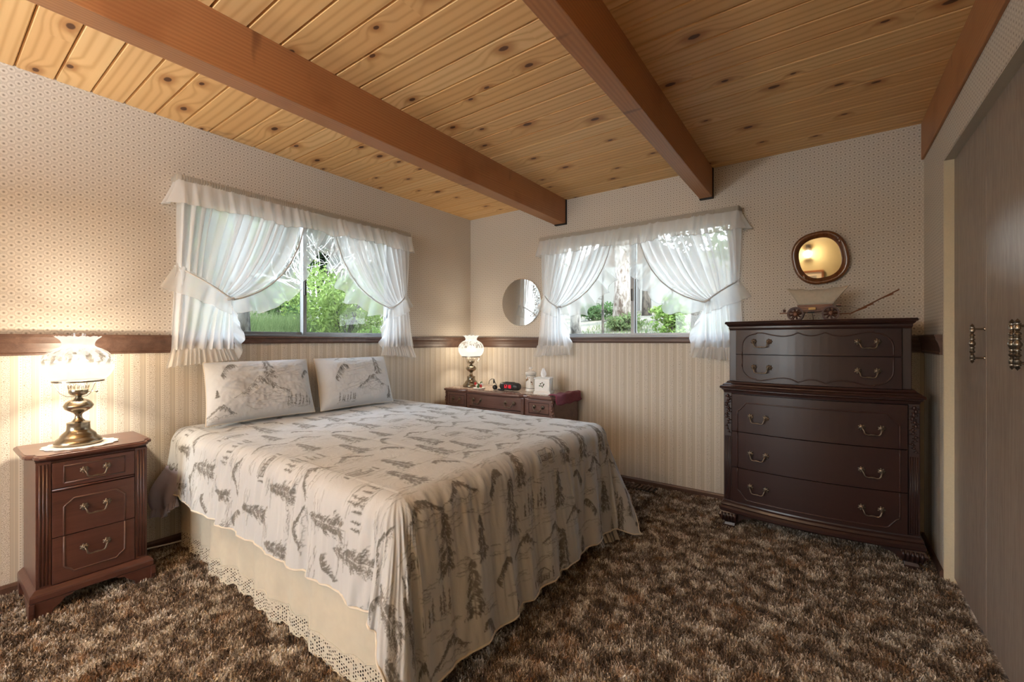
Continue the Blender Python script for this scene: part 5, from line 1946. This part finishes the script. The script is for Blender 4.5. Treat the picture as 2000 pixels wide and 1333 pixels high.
# ------------------------------------------------------------------ toy wagon on the chest
def wagon():
    zc, yc = 1.2862, 3.19
    xs = (-0.150, 0.022)
    root = thing('toy_covered_wagon', 'small wooden covered wagon model with canvas top and long tongue on the chest', 'model wagon', (-0.06, yc, zc))
    R_ = 0.0425
    for x, yy in [(x, y) for x in xs for y in (yc - 0.062, yc + 0.062)]:
        b = MB()
        b.lathe([(R_ - 0.009, -0.005), (R_, -0.005), (R_, 0.005), (R_ - 0.009, 0.005), (R_ - 0.009, -0.005)], (x, yy, zc + R_), 28, 'y')
        b.v = [(p[0], p[1], p[2]) for p in b.v]
        w = b.build('wheel', M['wheelwood'], root)
        h = MB()
        h.lathe([(0.0, yy - 0.011), (0.008, yy - 0.010), (0.012, yy - 0.005), (0.012, yy + 0.005), (0.0, yy + 0.006)], (x, 0, zc + R_), 14, 'y')
        h.build('hub', M['toywood'], w)
        for k in range(8):
            a = 2 * PI * k / 8 + 0.2
            h = MB()
            h.tube([(x + 0.008 * math.cos(a), yy, zc + R_ + 0.008 * math.sin(a)), (x + (R_ - 0.006) * math.cos(a), yy, zc + R_ + (R_ - 0.006) * math.sin(a))], 0.0042, 6)
            h.build('spoke', M['wheelwood'], w)
    for x in xs:
        b = MB(); b.tube([(x, yc - 0.07, zc + R_), (x, yc + 0.07, zc + R_)], 0.004, 8)
        b.box(x - 0.007, yc - 0.05, zc + R_, x + 0.007, yc + 0.05, zc + R_ + 0.014)
        b.build('axle', M['toywood'], root)
    z0 = zc + 0.062
    b = MB(); b.box(-0.165, yc - 0.042, z0 - 0.006, 0.035, yc + 0.042, z0)
    b.box(-0.235, yc - 0.006, zc + 0.048, 0.07, yc + 0.006, zc + 0.056)
    b.build('bed_frame', M['toywood'], root)
    for sy in (-1, 1):
        for k in range(3):
            b = MB()
            y = yc + sy * 0.045
            b.box(-0.135, y - 0.003, z0 + 0.0015 + k * 0.0125, 0.030, y + 0.003, z0 + 0.0125 + k * 0.0125)
            b.build('side_board', M['toywood'], root)
    for x in (-0.137, 0.030):
        b = MB(); b.box(x - 0.003, yc - 0.045, z0, x + 0.003, yc + 0.045, z0 + 0.036)
        b.build('end_board', M['toywood'], root)
    b = MB(); b.box(-0.085, yc - 0.062, z0 + 0.002, -0.048, yc - 0.0485, z0 + 0.017)
    bx = b.build('tool_box', M['yellow'], root, bevel=0.002)
    b = MB(); b.box(0.05, yc - 0.04, z0 + 0.024, 0.072, yc + 0.04, z0 + 0.03)
    b.build('seat', M['toywood'], root)
    b = MB(); b.lathe([(0.0, zc + 0.056), (0.007, zc + 0.056), (0.0085, zc + 0.073), (0.0, zc + 0.073)], (-0.208, yc - 0.03, 0), 12)
    b.tube([(-0.208, yc - 0.037, zc + 0.073), (-0.208, yc - 0.03, zc + 0.083), (-0.208, yc - 0.023, zc + 0.073)], 0.001, 5)
    b.build('bucket', M['wheelwood'], root)
    # canvas bonnet flaring out to both ends
    ni, nj = 22, 25
    P = np.zeros((ni, nj, 3))
    for i in range(ni):
        for j in range(nj):
            u = i / (ni - 1)
            a = PI * j / (nj - 1)
            s_ = math.sin(a)
            xl, xr = -0.135 - 0.062 * s_, 0.032 + 0.078 * s_
            x = xl + (xr - xl) * u
            hgt = 0.098 + 0.006 * math.cos(2 * PI * u) + 0.003 * math.cos(8 * PI * u)
            P[i, j] = (x, yc - 0.052 * math.copysign(abs(math.cos(a)) ** 0.6, math.cos(a)), z0 + 0.034 + hgt * s_ ** 0.9)
    o = np_grid('canvas_cover', P, M['canvas'], root)
    o.modifiers.new('thickness', 'SOLIDIFY').thickness = 0.0016
    b = MB()
    for i in (0, 21):
        b.tube([tuple(P[i, j]) for j in range(nj)], 0.0018, 6)
    b.build('hoops', M['piping'], o)
    # brake, chain and undercarriage
    b = MB()
    b.tube([(-0.10, yc - 0.05, zc + 0.05), (-0.108, yc - 0.055, zc + 0.028)], 0.002, 6)
    b.tube([(-0.07, yc - 0.05, zc + 0.055), (-0.062, yc - 0.052, zc + 0.03), (-0.06, yc - 0.05, zc + 0.003)], 0.0014, 5)
    b.box(-0.09, yc - 0.054, zc + 0.046, -0.055, yc - 0.046, zc + 0.052)
    b.build('brake', M['iron'], root)
    # tongue and trees
    b = MB()
    b.tube([(0.02, yc - 0.01, zc + 0.040), (0.118, yc - 0.03, zc + 0.038)], 0.003, 8)
    b.tube([(0.115, yc - 0.03, zc + 0.037), (0.325, yc - 0.03, zc + 0.162)], 0.0036, 8)
    b.build('tongue', M['toywood'], root)
    for f, l in ((0.18, 0.035), (0.34, 0.03), (0.74, 0.03)):
        p = Vector((0.115, yc - 0.03, zc + 0.037)).lerp(Vector((0.325, yc - 0.03, zc + 0.162)), f)
        for dy in (-0.012, 0.012):
            b = MB()
            b.tube([p + Vector((-l, dy, -l * 0.42 - 0.004)), p + Vector((l, dy, l * 0.42 + 0.004 * (1 if dy > 0 else -1)))], 0.0032, 6)
            b.build('swingletree', M['toywood'], root)
    b = MB(); b.tube([(0.06, yc - 0.02, z0 + 0.022), (0.1, yc - 0.024, z0 + 0.019), (0.155, yc - 0.03, z0 + 0.002)], 0.0007, 4)
    b.build('rein', M['iron'], root)
wagon()

# ------------------------------------------------------------------ closet doors
def closet_door(name, ya, yb, handle_y):
    root = sempty(name, (XR + 0.05, (ya + yb) / 2, 0.02))
    b = MB(); b.box(XR + 0.037, ya, 0.02, XR + 0.06, yb, 2.043)
    b.build('panel', M['closet'], root, bevel=0.003)
    if handle_y:
        pull_bar(root, handle_y)
def pull_bar(root, hy):
    x = XR + 0.037 - 0.034
    z0 = 1.157
    prof = [(0.0, -0.086), (0.003, -0.082), (0.0075, -0.076), (0.0035, -0.073), (0.0085, -0.070), (0.0085, -0.067), (0.0065, -0.065), (0.0085, -0.062), (0.0085, -0.052), (0.005, -0.049), (0.0065, -0.046), (0.004, -0.043), (0.009, -0.037), (0.0095, -0.034), (0.005, -0.029), (0.008, -0.026), (0.0055, -0.023), (0.009, -0.020), (0.009, -0.017), (0.006, -0.014), (0.0065, -0.012), (0.0105, -0.004), (0.011, 0.0)]
    prof = prof + [(r, -z) for r, z in reversed(prof[:-1])]
    b = MB(); b.lathe([(r * 0.95, z0 + z * 0.92) for r, z in prof], (x, hy, 0), 16)
    for s in (-1, 1):
        b.tube([(x, hy, z0 + s * 0.057), (XR + 0.037, hy, z0 + s * 0.057)], 0.0035, 8)
        b.lathe([(0.0, XR + 0.0335), (0.007, XR + 0.034), (0.008, XR + 0.037)], (0, hy, z0 + s * 0.057), 12, 'x')
    b.build('handle', M['darkbrass'], root, smooth=False, auto=0.7)
closet_door('door_1', 2.434, 2.946, 2.452)
closet_door('door_2', 1.976, 2.432, 2.0)
closet_door('door_3', 1.515, 1.974, 1.952)
closet_door('door_4', 1.05, 1.513, None)

# ------------------------------------------------------------------ floor register, cord
root = thing('floor_register', 'dark slotted floor register in the carpet against the far baseboard', 'vent', (-1.21, 3.36, 0.0))
b = MB(); b.box(-1.36, 3.30, 0.0, -1.06, 3.42, 0.012)
b.build('frame', M['iron'], root, bevel=0.002)
for k in range(9):
    b = MB(); b.box(-1.35 + 0.032 * k, 3.312, 0.0125, -1.334 + 0.032 * k, 3.408, 0.018)
    b.build('slat', M['rail'], root)
b = MB()
b.tube([(-3.015, 0.60, 0.03), (-3.01, 0.70, 0.026), (-3.0, 0.76, 0.03), (-2.99, 0.85, 0.024), (-2.99, 0.95, 0.02)], 0.0045, 8)
tag(b.build('power_cord', M['cord'], None, smooth=True), 'white power cord running along the baseboard behind the nightstand', 'cord')

# ------------------------------------------------------------------ what the oval mirror sees on the rear wall
def rear_items(lx, lz, px_, pz_):
    root = thing('wall_lantern', 'small glowing brass lantern seen in the oval mirror', 'wall light', (lx, YR + 0.07, lz))
    y = YR + 0.075
    b = MB(); b.box(lx - 0.03, YR + 0.001, lz + 0.02, lx + 0.03, YR + 0.012, lz + 0.2)
    b.tube([(lx, YR + 0.01, lz + 0.16), (lx, y, lz + 0.18), (lx, y, lz + 0.13)], 0.006, 8)
    b.build('bracket', M['darkbrass'], root)
    b = MB(); b.lathe([(0.05, lz + 0.10), (0.058, lz + 0.096), (0.045, lz + 0.12), (0.012, lz + 0.145), (0.0, lz + 0.147)], (lx, y, 0), 8)
    b.build('cap', M['darkbrass'], root)
    b = MB(); b.lathe([(0.0, lz - 0.03), (0.05, lz - 0.03), (0.05, lz - 0.02), (0.0, lz - 0.02)], (lx, y, 0), 8)
    b.build('base', M['darkbrass'], root)
    for k in range(6):
        a = 2 * PI * k / 6
        b = MB(); b.tube([(lx + 0.045 * math.cos(a), y + 0.045 * math.sin(a), lz - 0.02), (lx + 0.05 * math.cos(a), y + 0.05 * math.sin(a), lz + 0.1)], 0.003, 6)
        b.build('bar', M['darkbrass'], root)
    b = MB(); b.ball((lx, y, lz + 0.04), (0.025, 0.025, 0.035), 12, 8)
    b.build('bulb', M['bulb'], root, smooth=True)
    lamp('lantern_light', 'POINT', (lx, y + 0.09, lz + 0.04), LANTERN_W, (1.0, 0.78, 0.48), 0.05)
    root = thing('framed_picture', 'framed grey print in a wide mat seen in the oval mirror', 'picture', (px_, YR + 0.01, pz_ - 0.17))
    b = MB()
    for (x0, x1, z0, z1) in ((-0.21, 0.21, 0.15, 0.18), (-0.21, 0.21, -0.18, -0.15), (-0.21, -0.18, -0.15, 0.15), (0.18, 0.21, -0.15, 0.15)):
        b.box(px_ + x0, YR + 0.001, pz_ + z0, px_ + x1, YR + 0.025, pz_ + z1)
    b.build('frame', M['toywood'], root, bevel=0.003)
    b = MB(); b.box(px_ - 0.18, YR + 0.002, pz_ - 0.15, px_ + 0.18, YR + 0.010, pz_ + 0.15)
    mt = b.build('mat', M['piping'], root)
    b = MB(); b.box(px_ - 0.11, YR + 0.0105, pz_ - 0.09, px_ + 0.11, YR + 0.012, pz_ + 0.09)
    b.build('inner_mat', plain('grey_mat', (0.25, 0.24, 0.23), 0.8), mt)
    b = MB(); b.box(px_ - 0.08, YR + 0.0125, pz_ - 0.06, px_ + 0.08, YR + 0.014, pz_ + 0.06)
    b.build('print', plain('grey_landscape_print', (0.42, 0.42, 0.41), 0.8, 0, 0.4, 18), mt)
LANTERN_W = 5.0
rear_items(-0.25, 1.63, -0.24, 1.20)
# ------------------------------------------------------------------ lamp stand made up to hold the added fill light, out of view
root = thing('fill_lamp', 'unseen lamp stand with a wide metal bowl, added for the fill uplight', 'floor lamp', (-1.45, -1.3, 0.0))
b = MB(); b.lathe([(0.0, 0.0), (0.15, 0.0), (0.155, 0.012), (0.05, 0.03), (0.016, 0.05), (0.0, 0.05)], (-1.45, -1.3, 0), 32)
b.build('base', M['darkbrass'], root, auto=0.6)
b = MB(); b.tube([(-1.45, -1.3, 0.045), (-1.45, -1.3, 1.66)], 0.013, 12)
b.build('pole', M['darkbrass'], root, smooth=True)
b = MB(); b.lathe([(0.0, 1.655), (0.05, 1.66), (0.16, 1.70), (0.26, 1.765), (0.275, 1.80), (0.268, 1.80), (0.25, 1.772), (0.15, 1.71), (0.0, 1.67)], (-1.45, -1.3, 0), 40)
b.build('bowl', M['brass'], root, auto=0.6)

# ------------------------------------------------------------------ outdoors
def leaf_quads(c, n, size, rng, flat=0.6):
    """n little pointed leaves around centres c (n,3)"""
    d = rng.normal(0, 1, (n, 3)); d /= np.linalg.norm(d, axis=1)[:, None]
    e = rng.normal(0, 1, (n, 3)); e -= d * (e * d).sum(1)[:, None]; e /= np.linalg.norm(e, axis=1)[:, None]
    s = (size * rng.uniform(0.6, 1.4, n))[:, None]
    V = np.zeros((n, 4, 3))
    V[:, 0] = c - d * s
    V[:, 1] = c + e * s * 0.42
    V[:, 2] = c + d * s
    V[:, 3] = c - e * s * 0.42
    return V.reshape(-1, 3), np.arange(n * 4).reshape(-1, 4)

LEAF = dict(
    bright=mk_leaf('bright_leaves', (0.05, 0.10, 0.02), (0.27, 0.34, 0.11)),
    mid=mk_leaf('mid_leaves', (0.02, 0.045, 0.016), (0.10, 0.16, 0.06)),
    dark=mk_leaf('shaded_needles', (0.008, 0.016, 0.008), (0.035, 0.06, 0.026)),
    pine=mk_leaf('young_pine_needles', (0.05, 0.1, 0.018), (0.23, 0.32, 0.09)),
    grass=mk_leaf('meadow_grass', (0.03, 0.055, 0.018), (0.15, 0.185, 0.08)),
)
BARK = dict(
    grey=mk_bark('grey_lichen_bark', (0.03, 0.025, 0.02), (0.24, 0.22, 0.19)),
    pale=mk_bark('sunlit_pale_bark', (0.07, 0.045, 0.03), (0.30, 0.265, 0.225)),
    dark=mk_bark('dark_bark', (0.02, 0.016, 0.012), (0.10, 0.08, 0.06)),
    dead=mk_bark('bleached_wood', (0.45, 0.42, 0.38), (0.85, 0.82, 0.78), 30),
)
def ground_mat():
    t = NT('forest_ground')
    x, y, z = t.pos()
    f = t.noise(t.vec(x, y, 0.0), 1.1, 5, 0.6)
    g = t.noise(t.vec(x, y, 5.0), 9.0, 4, 0.6)
    c = t.ramp(t.m('ADD', t.m('MULTIPLY', f, 0.6), t.m('MULTIPLY', g, 0.4)), [(0.36, (0.018, 0.022, 0.010)), (0.5, (0.06, 0.048, 0.028)), (0.64, (0.17, 0.135, 0.085))])
    return t.done(t.bsdf(c, 0.95))

def gz(x, y):
    """hillside height around the house"""
    d = np.maximum(np.maximum(XL - 0.3 - x, y - YB - 0.3), 0)
    return 0.55 + 0.42 * np.tanh(d / 1.6) + 0.105 * d + 0.22 * np.maximum(0, d - 14) + 0.12 * vnoise(np.asarray(x) * 0.5, np.asarray(y) * 0.5, 91) * np.minimum(1, d)
gx, gy = np.meshgrid(np.linspace(-30, 12, 120), np.linspace(-12, 34, 120), indexing='ij')
gzv = gz(gx, gy)
inside = (gx > XL - 1.0) & (gx < 3.0) & (gy < YB + 0.6)
gzv = np.where(inside, np.minimum(gzv, -0.35), gzv)
hill = np_grid('ground', np.stack([gx, gy, gzv], -1), ground_mat(), None)
hill['kind'] = 'structure'

def trunk(b, x, y, r, h, lean=(0, 0), z0=None, seed=0, n=12):
    z0 = float(gz(x, y)) - 0.15 if z0 is None else z0
    rr = random.Random(seed)
    pts, rs = [], []
    for k in range(10):
        t = k / 9
        pts.append((x + lean[0] * t * h + rr.uniform(-1, 1) * r * 0.12, y + lean[1] * t * h + rr.uniform(-1, 1) * r * 0.12, z0 + t * h))
        rs.append(r * (1.25 - 0.25 * min(1, t * 8)) * (1 - 0.55 * t))
    b.tube(pts, rs, n)
    return pts

def tree(name, label, x, y, r, h, bark, leaves, seed, crown=None, nl=1500, size=0.09, lean=(0, 0), group=None):
    rng = np.random.default_rng(seed)
    root = thing(name, label, 'tree', (x, y, float(gz(x, y))), group)
    b = MB()
    pts = trunk(b, x, y, r, h, lean, None, seed)
    rr = random.Random(seed)
    for k in range(9):
        p = Vector(pts[3 + k % 6])
        a = rr.uniform(0, 2 * PI)
        L = rr.uniform(0.5, 1.4) * (h / 8)
        b.tube([p, p + Vector((math.cos(a) * L * 0.5, math.sin(a) * L * 0.5, L * 0.12)), p + Vector((math.cos(a) * L, math.sin(a) * L, L * 0.1))], [r * 0.22, r * 0.14, r * 0.04], 6)
    b.build('trunk', BARK[bark], root, smooth=True)
    if leaves:
        z_lo, z_hi, rad = crown
        t = rng.uniform(0, 1, nl)
        cl = rng.integers(0, 60, nl)
        cc = np.stack([rng.normal(0, 0.45, 60), rng.normal(0, 0.45, 60), rng.uniform(0, 1, 60)], 1)
        k = cc[cl]
        rz = rad * (1.15 - 0.8 * k[:, 2])
        c = np.stack([x + lean[0] * h * k[:, 2] + k[:, 0] * rz + rng.normal(0, 0.16 * rad, nl), y + lean[1] * h * k[:, 2] + k[:, 1] * rz + rng.normal(0, 0.16 * rad, nl), z_lo + (z_hi - z_lo) * k[:, 2] + rng.normal(0, 0.06 * (z_hi - z_lo), nl)], 1)
        V, Q = leaf_quads(c, nl, size, rng)
        np_mesh('foliage', V, Q, LEAF[leaves], root, False)
    return root

def bush(name, label, x, y, rad, hgt, leaves, seed, n=2600, size=0.035, z=None):
    rng = np.random.default_rng(seed)
    z0 = float(gz(x, y)) if z is None else z
    root = thing(name, label, 'bush', (x, y, z0))
    b = MB()
    rr = random.Random(seed)
    for k in range(9):
        a = rr.uniform(0, 2 * PI)
        q = rr.uniform(0.3, 0.9) * rad
        b.tube([(x, y, z0 - 0.1), (x + math.cos(a) * q * 0.4, y + math.sin(a) * q * 0.4, z0 + hgt * 0.45), (x + math.cos(a) * q, y + math.sin(a) * q, z0 + hgt * rr.uniform(0.7, 1))], [0.012, 0.008, 0.003], 5)
    b.build('stems', BARK['dark'], root, smooth=True)
    m = 46
    cc = rng.normal(0, 1, (m, 3)); cc /= np.linalg.norm(cc, axis=1)[:, None]
    cc *= rng.uniform(0.35, 0.95, m)[:, None]
    cl = rng.integers(0, m, n)
    c = cc[cl] + rng.normal(0, 0.13, (n, 3))
    c = np.stack([x + c[:, 0] * rad, y + c[:, 1] * rad, z0 + hgt * 0.5 + c[:, 2] * hgt * 0.52], 1)
    V, Q = leaf_quads(c, n, size, rng)
    np_mesh('foliage', V, Q, LEAF[leaves], root, False)
    return root

# beyond the window over the bed
bush('shrub', 'large bright green leafy shrub outside the window over the bed', -5.2, 3.35, 0.72, 1.0, 'bright', 3, 5200, 0.030)
bush('shrub', 'smaller yellow green shrub low behind the right pane over the bed', -4.25, 3.05, 0.34, 0.42, 'pine', 4, 1800, 0.024)
bush('shrub', 'mid green shrub behind the grass outside the window over the bed', -8.6, 4.3, 0.6, 0.9, 'mid', 5, 2200, 0.04)
tree('tree', 'grey lichened trunk close outside the window over the bed behind the tied curtain', -4.4, 1.79, 0.075, 5.5, 'grey', None, 6)
tree('tree', 'pale sunlit trunk behind the shrub outside the window over the bed', -8.2, 5.75, 0.13, 7, 'pale', None, 7)
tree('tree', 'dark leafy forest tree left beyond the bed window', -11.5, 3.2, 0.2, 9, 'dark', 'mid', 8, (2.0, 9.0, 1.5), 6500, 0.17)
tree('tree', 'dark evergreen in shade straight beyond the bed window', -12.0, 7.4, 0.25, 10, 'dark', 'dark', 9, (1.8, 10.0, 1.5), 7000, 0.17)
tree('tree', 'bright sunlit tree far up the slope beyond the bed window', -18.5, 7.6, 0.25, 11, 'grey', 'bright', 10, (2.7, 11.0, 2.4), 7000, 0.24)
tree('tree', 'sunlit tree to the right far beyond the bed window', -18.0, 14.2, 0.25, 10, 'grey', 'bright', 11, (2.7, 10.0, 2.4), 7000, 0.24)
tree('tree', 'tall green tree at the left edge beyond the bed window', -17.0, 1.2, 0.25, 10, 'dark', 'mid', 15, (2.6, 10.0, 2.3), 7000, 0.22)
# bleached dead shrub
root = thing('dead_shrub', 'bleached leafless branching shrub behind the bright shrub outside the bed window', 'bush', (-6.6, 3.95, float(gz(-6.6, 3.95))))
b = MB()
rr = random.Random(12)
def twig(p, d, L, r, lv):
    q = p + d * L
    mid = p + d * L * 0.5 + Vector((rr.uniform(-1, 1), rr.uniform(-1, 1), rr.uniform(-1, 1))) * L * 0.12
    b.tube([p, mid, q], [r, r * 0.8, r * 0.55], 5)
    if lv > 0:
        for k in range(3):
            nd = (d + Vector((rr.uniform(-1, 1), rr.uniform(-1, 1), rr.uniform(-0.5, 0.7)))).normalized()
            twig(p.lerp(q, rr.uniform(0.5, 1.0)), nd, L * rr.uniform(0.5, 0.8), r * 0.55, lv - 1)
base = Vector((-6.6, 3.95, float(gz(-6.6, 3.95)) - 0.1))
for k in range(4):
    twig(base, Vector((rr.uniform(-0.25, 0.25), rr.uniform(-0.4, 0.4), 1)).normalized(), rr.uniform(0.7, 1.0), 0.022, 4)
b.build('branches', BARK['dead'], root, smooth=True)

# beyond the other window
tree('tree', 'broad pale sunlit pine trunk in the middle of the far window', -3.65, 9.2, 0.18, 8, 'pale', None, 21)
tree('tree', 'slim speckled trunk at the left edge of the far window', -2.63, 5.05, 0.07, 5.5, 'grey', None, 22)
tree('tree', 'thin bare dark sapling near the left of the far window', -2.50, 5.6, 0.022, 1.4, 'dark', None, 23)
tree('tree', 'young bright green pine sapling in the right pane of the far window', -1.73, 6.2, 0.02, 1.0, 'dark', 'pine', 24, (1.0, 1.75, 0.22), 1800, 0.035)
tree('tree', 'dark shaded trunk at the right edge of the far window', -1.70, 7.4, 0.07, 6, 'dark', None, 25)
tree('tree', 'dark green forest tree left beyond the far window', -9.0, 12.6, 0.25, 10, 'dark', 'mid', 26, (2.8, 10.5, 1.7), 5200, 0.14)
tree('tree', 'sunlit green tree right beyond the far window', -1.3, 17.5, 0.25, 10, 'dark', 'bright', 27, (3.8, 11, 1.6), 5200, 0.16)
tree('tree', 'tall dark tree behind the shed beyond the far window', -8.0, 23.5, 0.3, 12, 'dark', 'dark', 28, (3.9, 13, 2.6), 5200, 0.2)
tree('tree', 'sunny broad tree far right beyond the far window', 2.6, 12.5, 0.25, 10, 'dark', 'bright', 29, (2.6, 10, 1.9), 4500, 0.15)
tree('tree', 'reddish trunked tree close behind the right pane of the far window', -4.45, 13.2, 0.13, 8, 'dark', None, 30)
bush('shrub', 'low dark green bush in front of the shed beyond the far window', -5.1, 11.2, 0.6, 0.5, 'mid', 31, 1600, 0.05)
bush('shrub', 'small grey green tuft on the sunny slope in the far window', -2.9, 7.4, 0.4, 0.28, 'grass', 32, 1200, 0.035)
bush('shrub', 'low sunlit brush beside the pale trunk in the far window', -2.75, 9.6, 0.45, 0.3, 'bright', 33, 1200, 0.04)
# shed up the hill
sx, sy = -6.1, 16.0
s0 = float(gz(sx, sy)) - 0.35
root = thing('shed', 'pale walled shed with a dark roof up the slope beyond the far window', 'shed', (sx, sy, s0))
b = MB(); b.box(sx - 1.9, sy, s0, sx + 1.9, sy + 3, s0 + 2.1)
b.build('wall', plain('pale_siding', (0.22, 0.205, 0.175), 0.8), root)
b = MB(); b.prism([(sx - 2.3, s0 + 2.0), (sx, s0 + 3.3), (sx + 2.3, s0 + 2.0), (sx + 2.3, s0 + 2.14), (sx, s0 + 3.46), (sx - 2.3, s0 + 2.14)], sy - 0.4, sy + 3.3, 'y')
b.build('roof', plain('dark_shingle', (0.035, 0.033, 0.03), 0.9), root)
b = MB(); b.prism([(sx - 1.9, s0 + 2.1), (sx + 1.9, s0 + 2.1), (sx, s0 + 3.25)], sy + 0.02, sy + 0.1, 'y')
b.build('gable', plain('brown_gable', (0.12, 0.075, 0.05), 0.9), root)
b = MB(); b.box(sx - 0.4, sy - 0.04, s0 + 0.05, sx + 0.45, sy, s0 + 1.9)
b.build('door', plain('shed_door', (0.1, 0.09, 0.08), 0.8), root)
# grass outside the bed window and on the slope
n = 16000
rg = np.random.default_rng(77)
gx_ = np.where(rg.random(n) < 0.75, rg.uniform(-8.0, XL - 0.7, n), rg.uniform(-3.8, -0.7, n))
gy_ = np.where(gx_ < XL - 0.65, rg.uniform(0.9, 4.2, n), rg.uniform(YB + 1.2, 9.0, n))
left_ = gx_ < XL - 0.65
hh = np.where(left_, rg.uniform(0.10, 0.34, n), rg.uniform(0.03, 0.10, n))
zz = gz(gx_, gy_)
a = rg.uniform(0, 2 * PI, n)
la = rg.uniform(0, 2 * PI, n)
ll = hh * rg.uniform(0.1, 0.7, n)
w_ = 0.006
V = np.zeros((n, 3, 3))
V[:, 0] = np.stack([gx_ + np.cos(a) * w_, gy_ + np.sin(a) * w_, zz - 0.02], 1)
V[:, 1] = np.stack([gx_ - np.cos(a) * w_, gy_ - np.sin(a) * w_, zz - 0.02], 1)
V[:, 2] = np.stack([gx_ + np.cos(la) * ll, gy_ + np.sin(la) * ll, zz + hh], 1)
g = np_mesh('grass', V.reshape(-1, 3), np.arange(n * 3).reshape(-1, 3), LEAF['grass'], None, False)
g['kind'] = 'stuff'
g['label'] = 'long green grass on the hillside outside the windows'
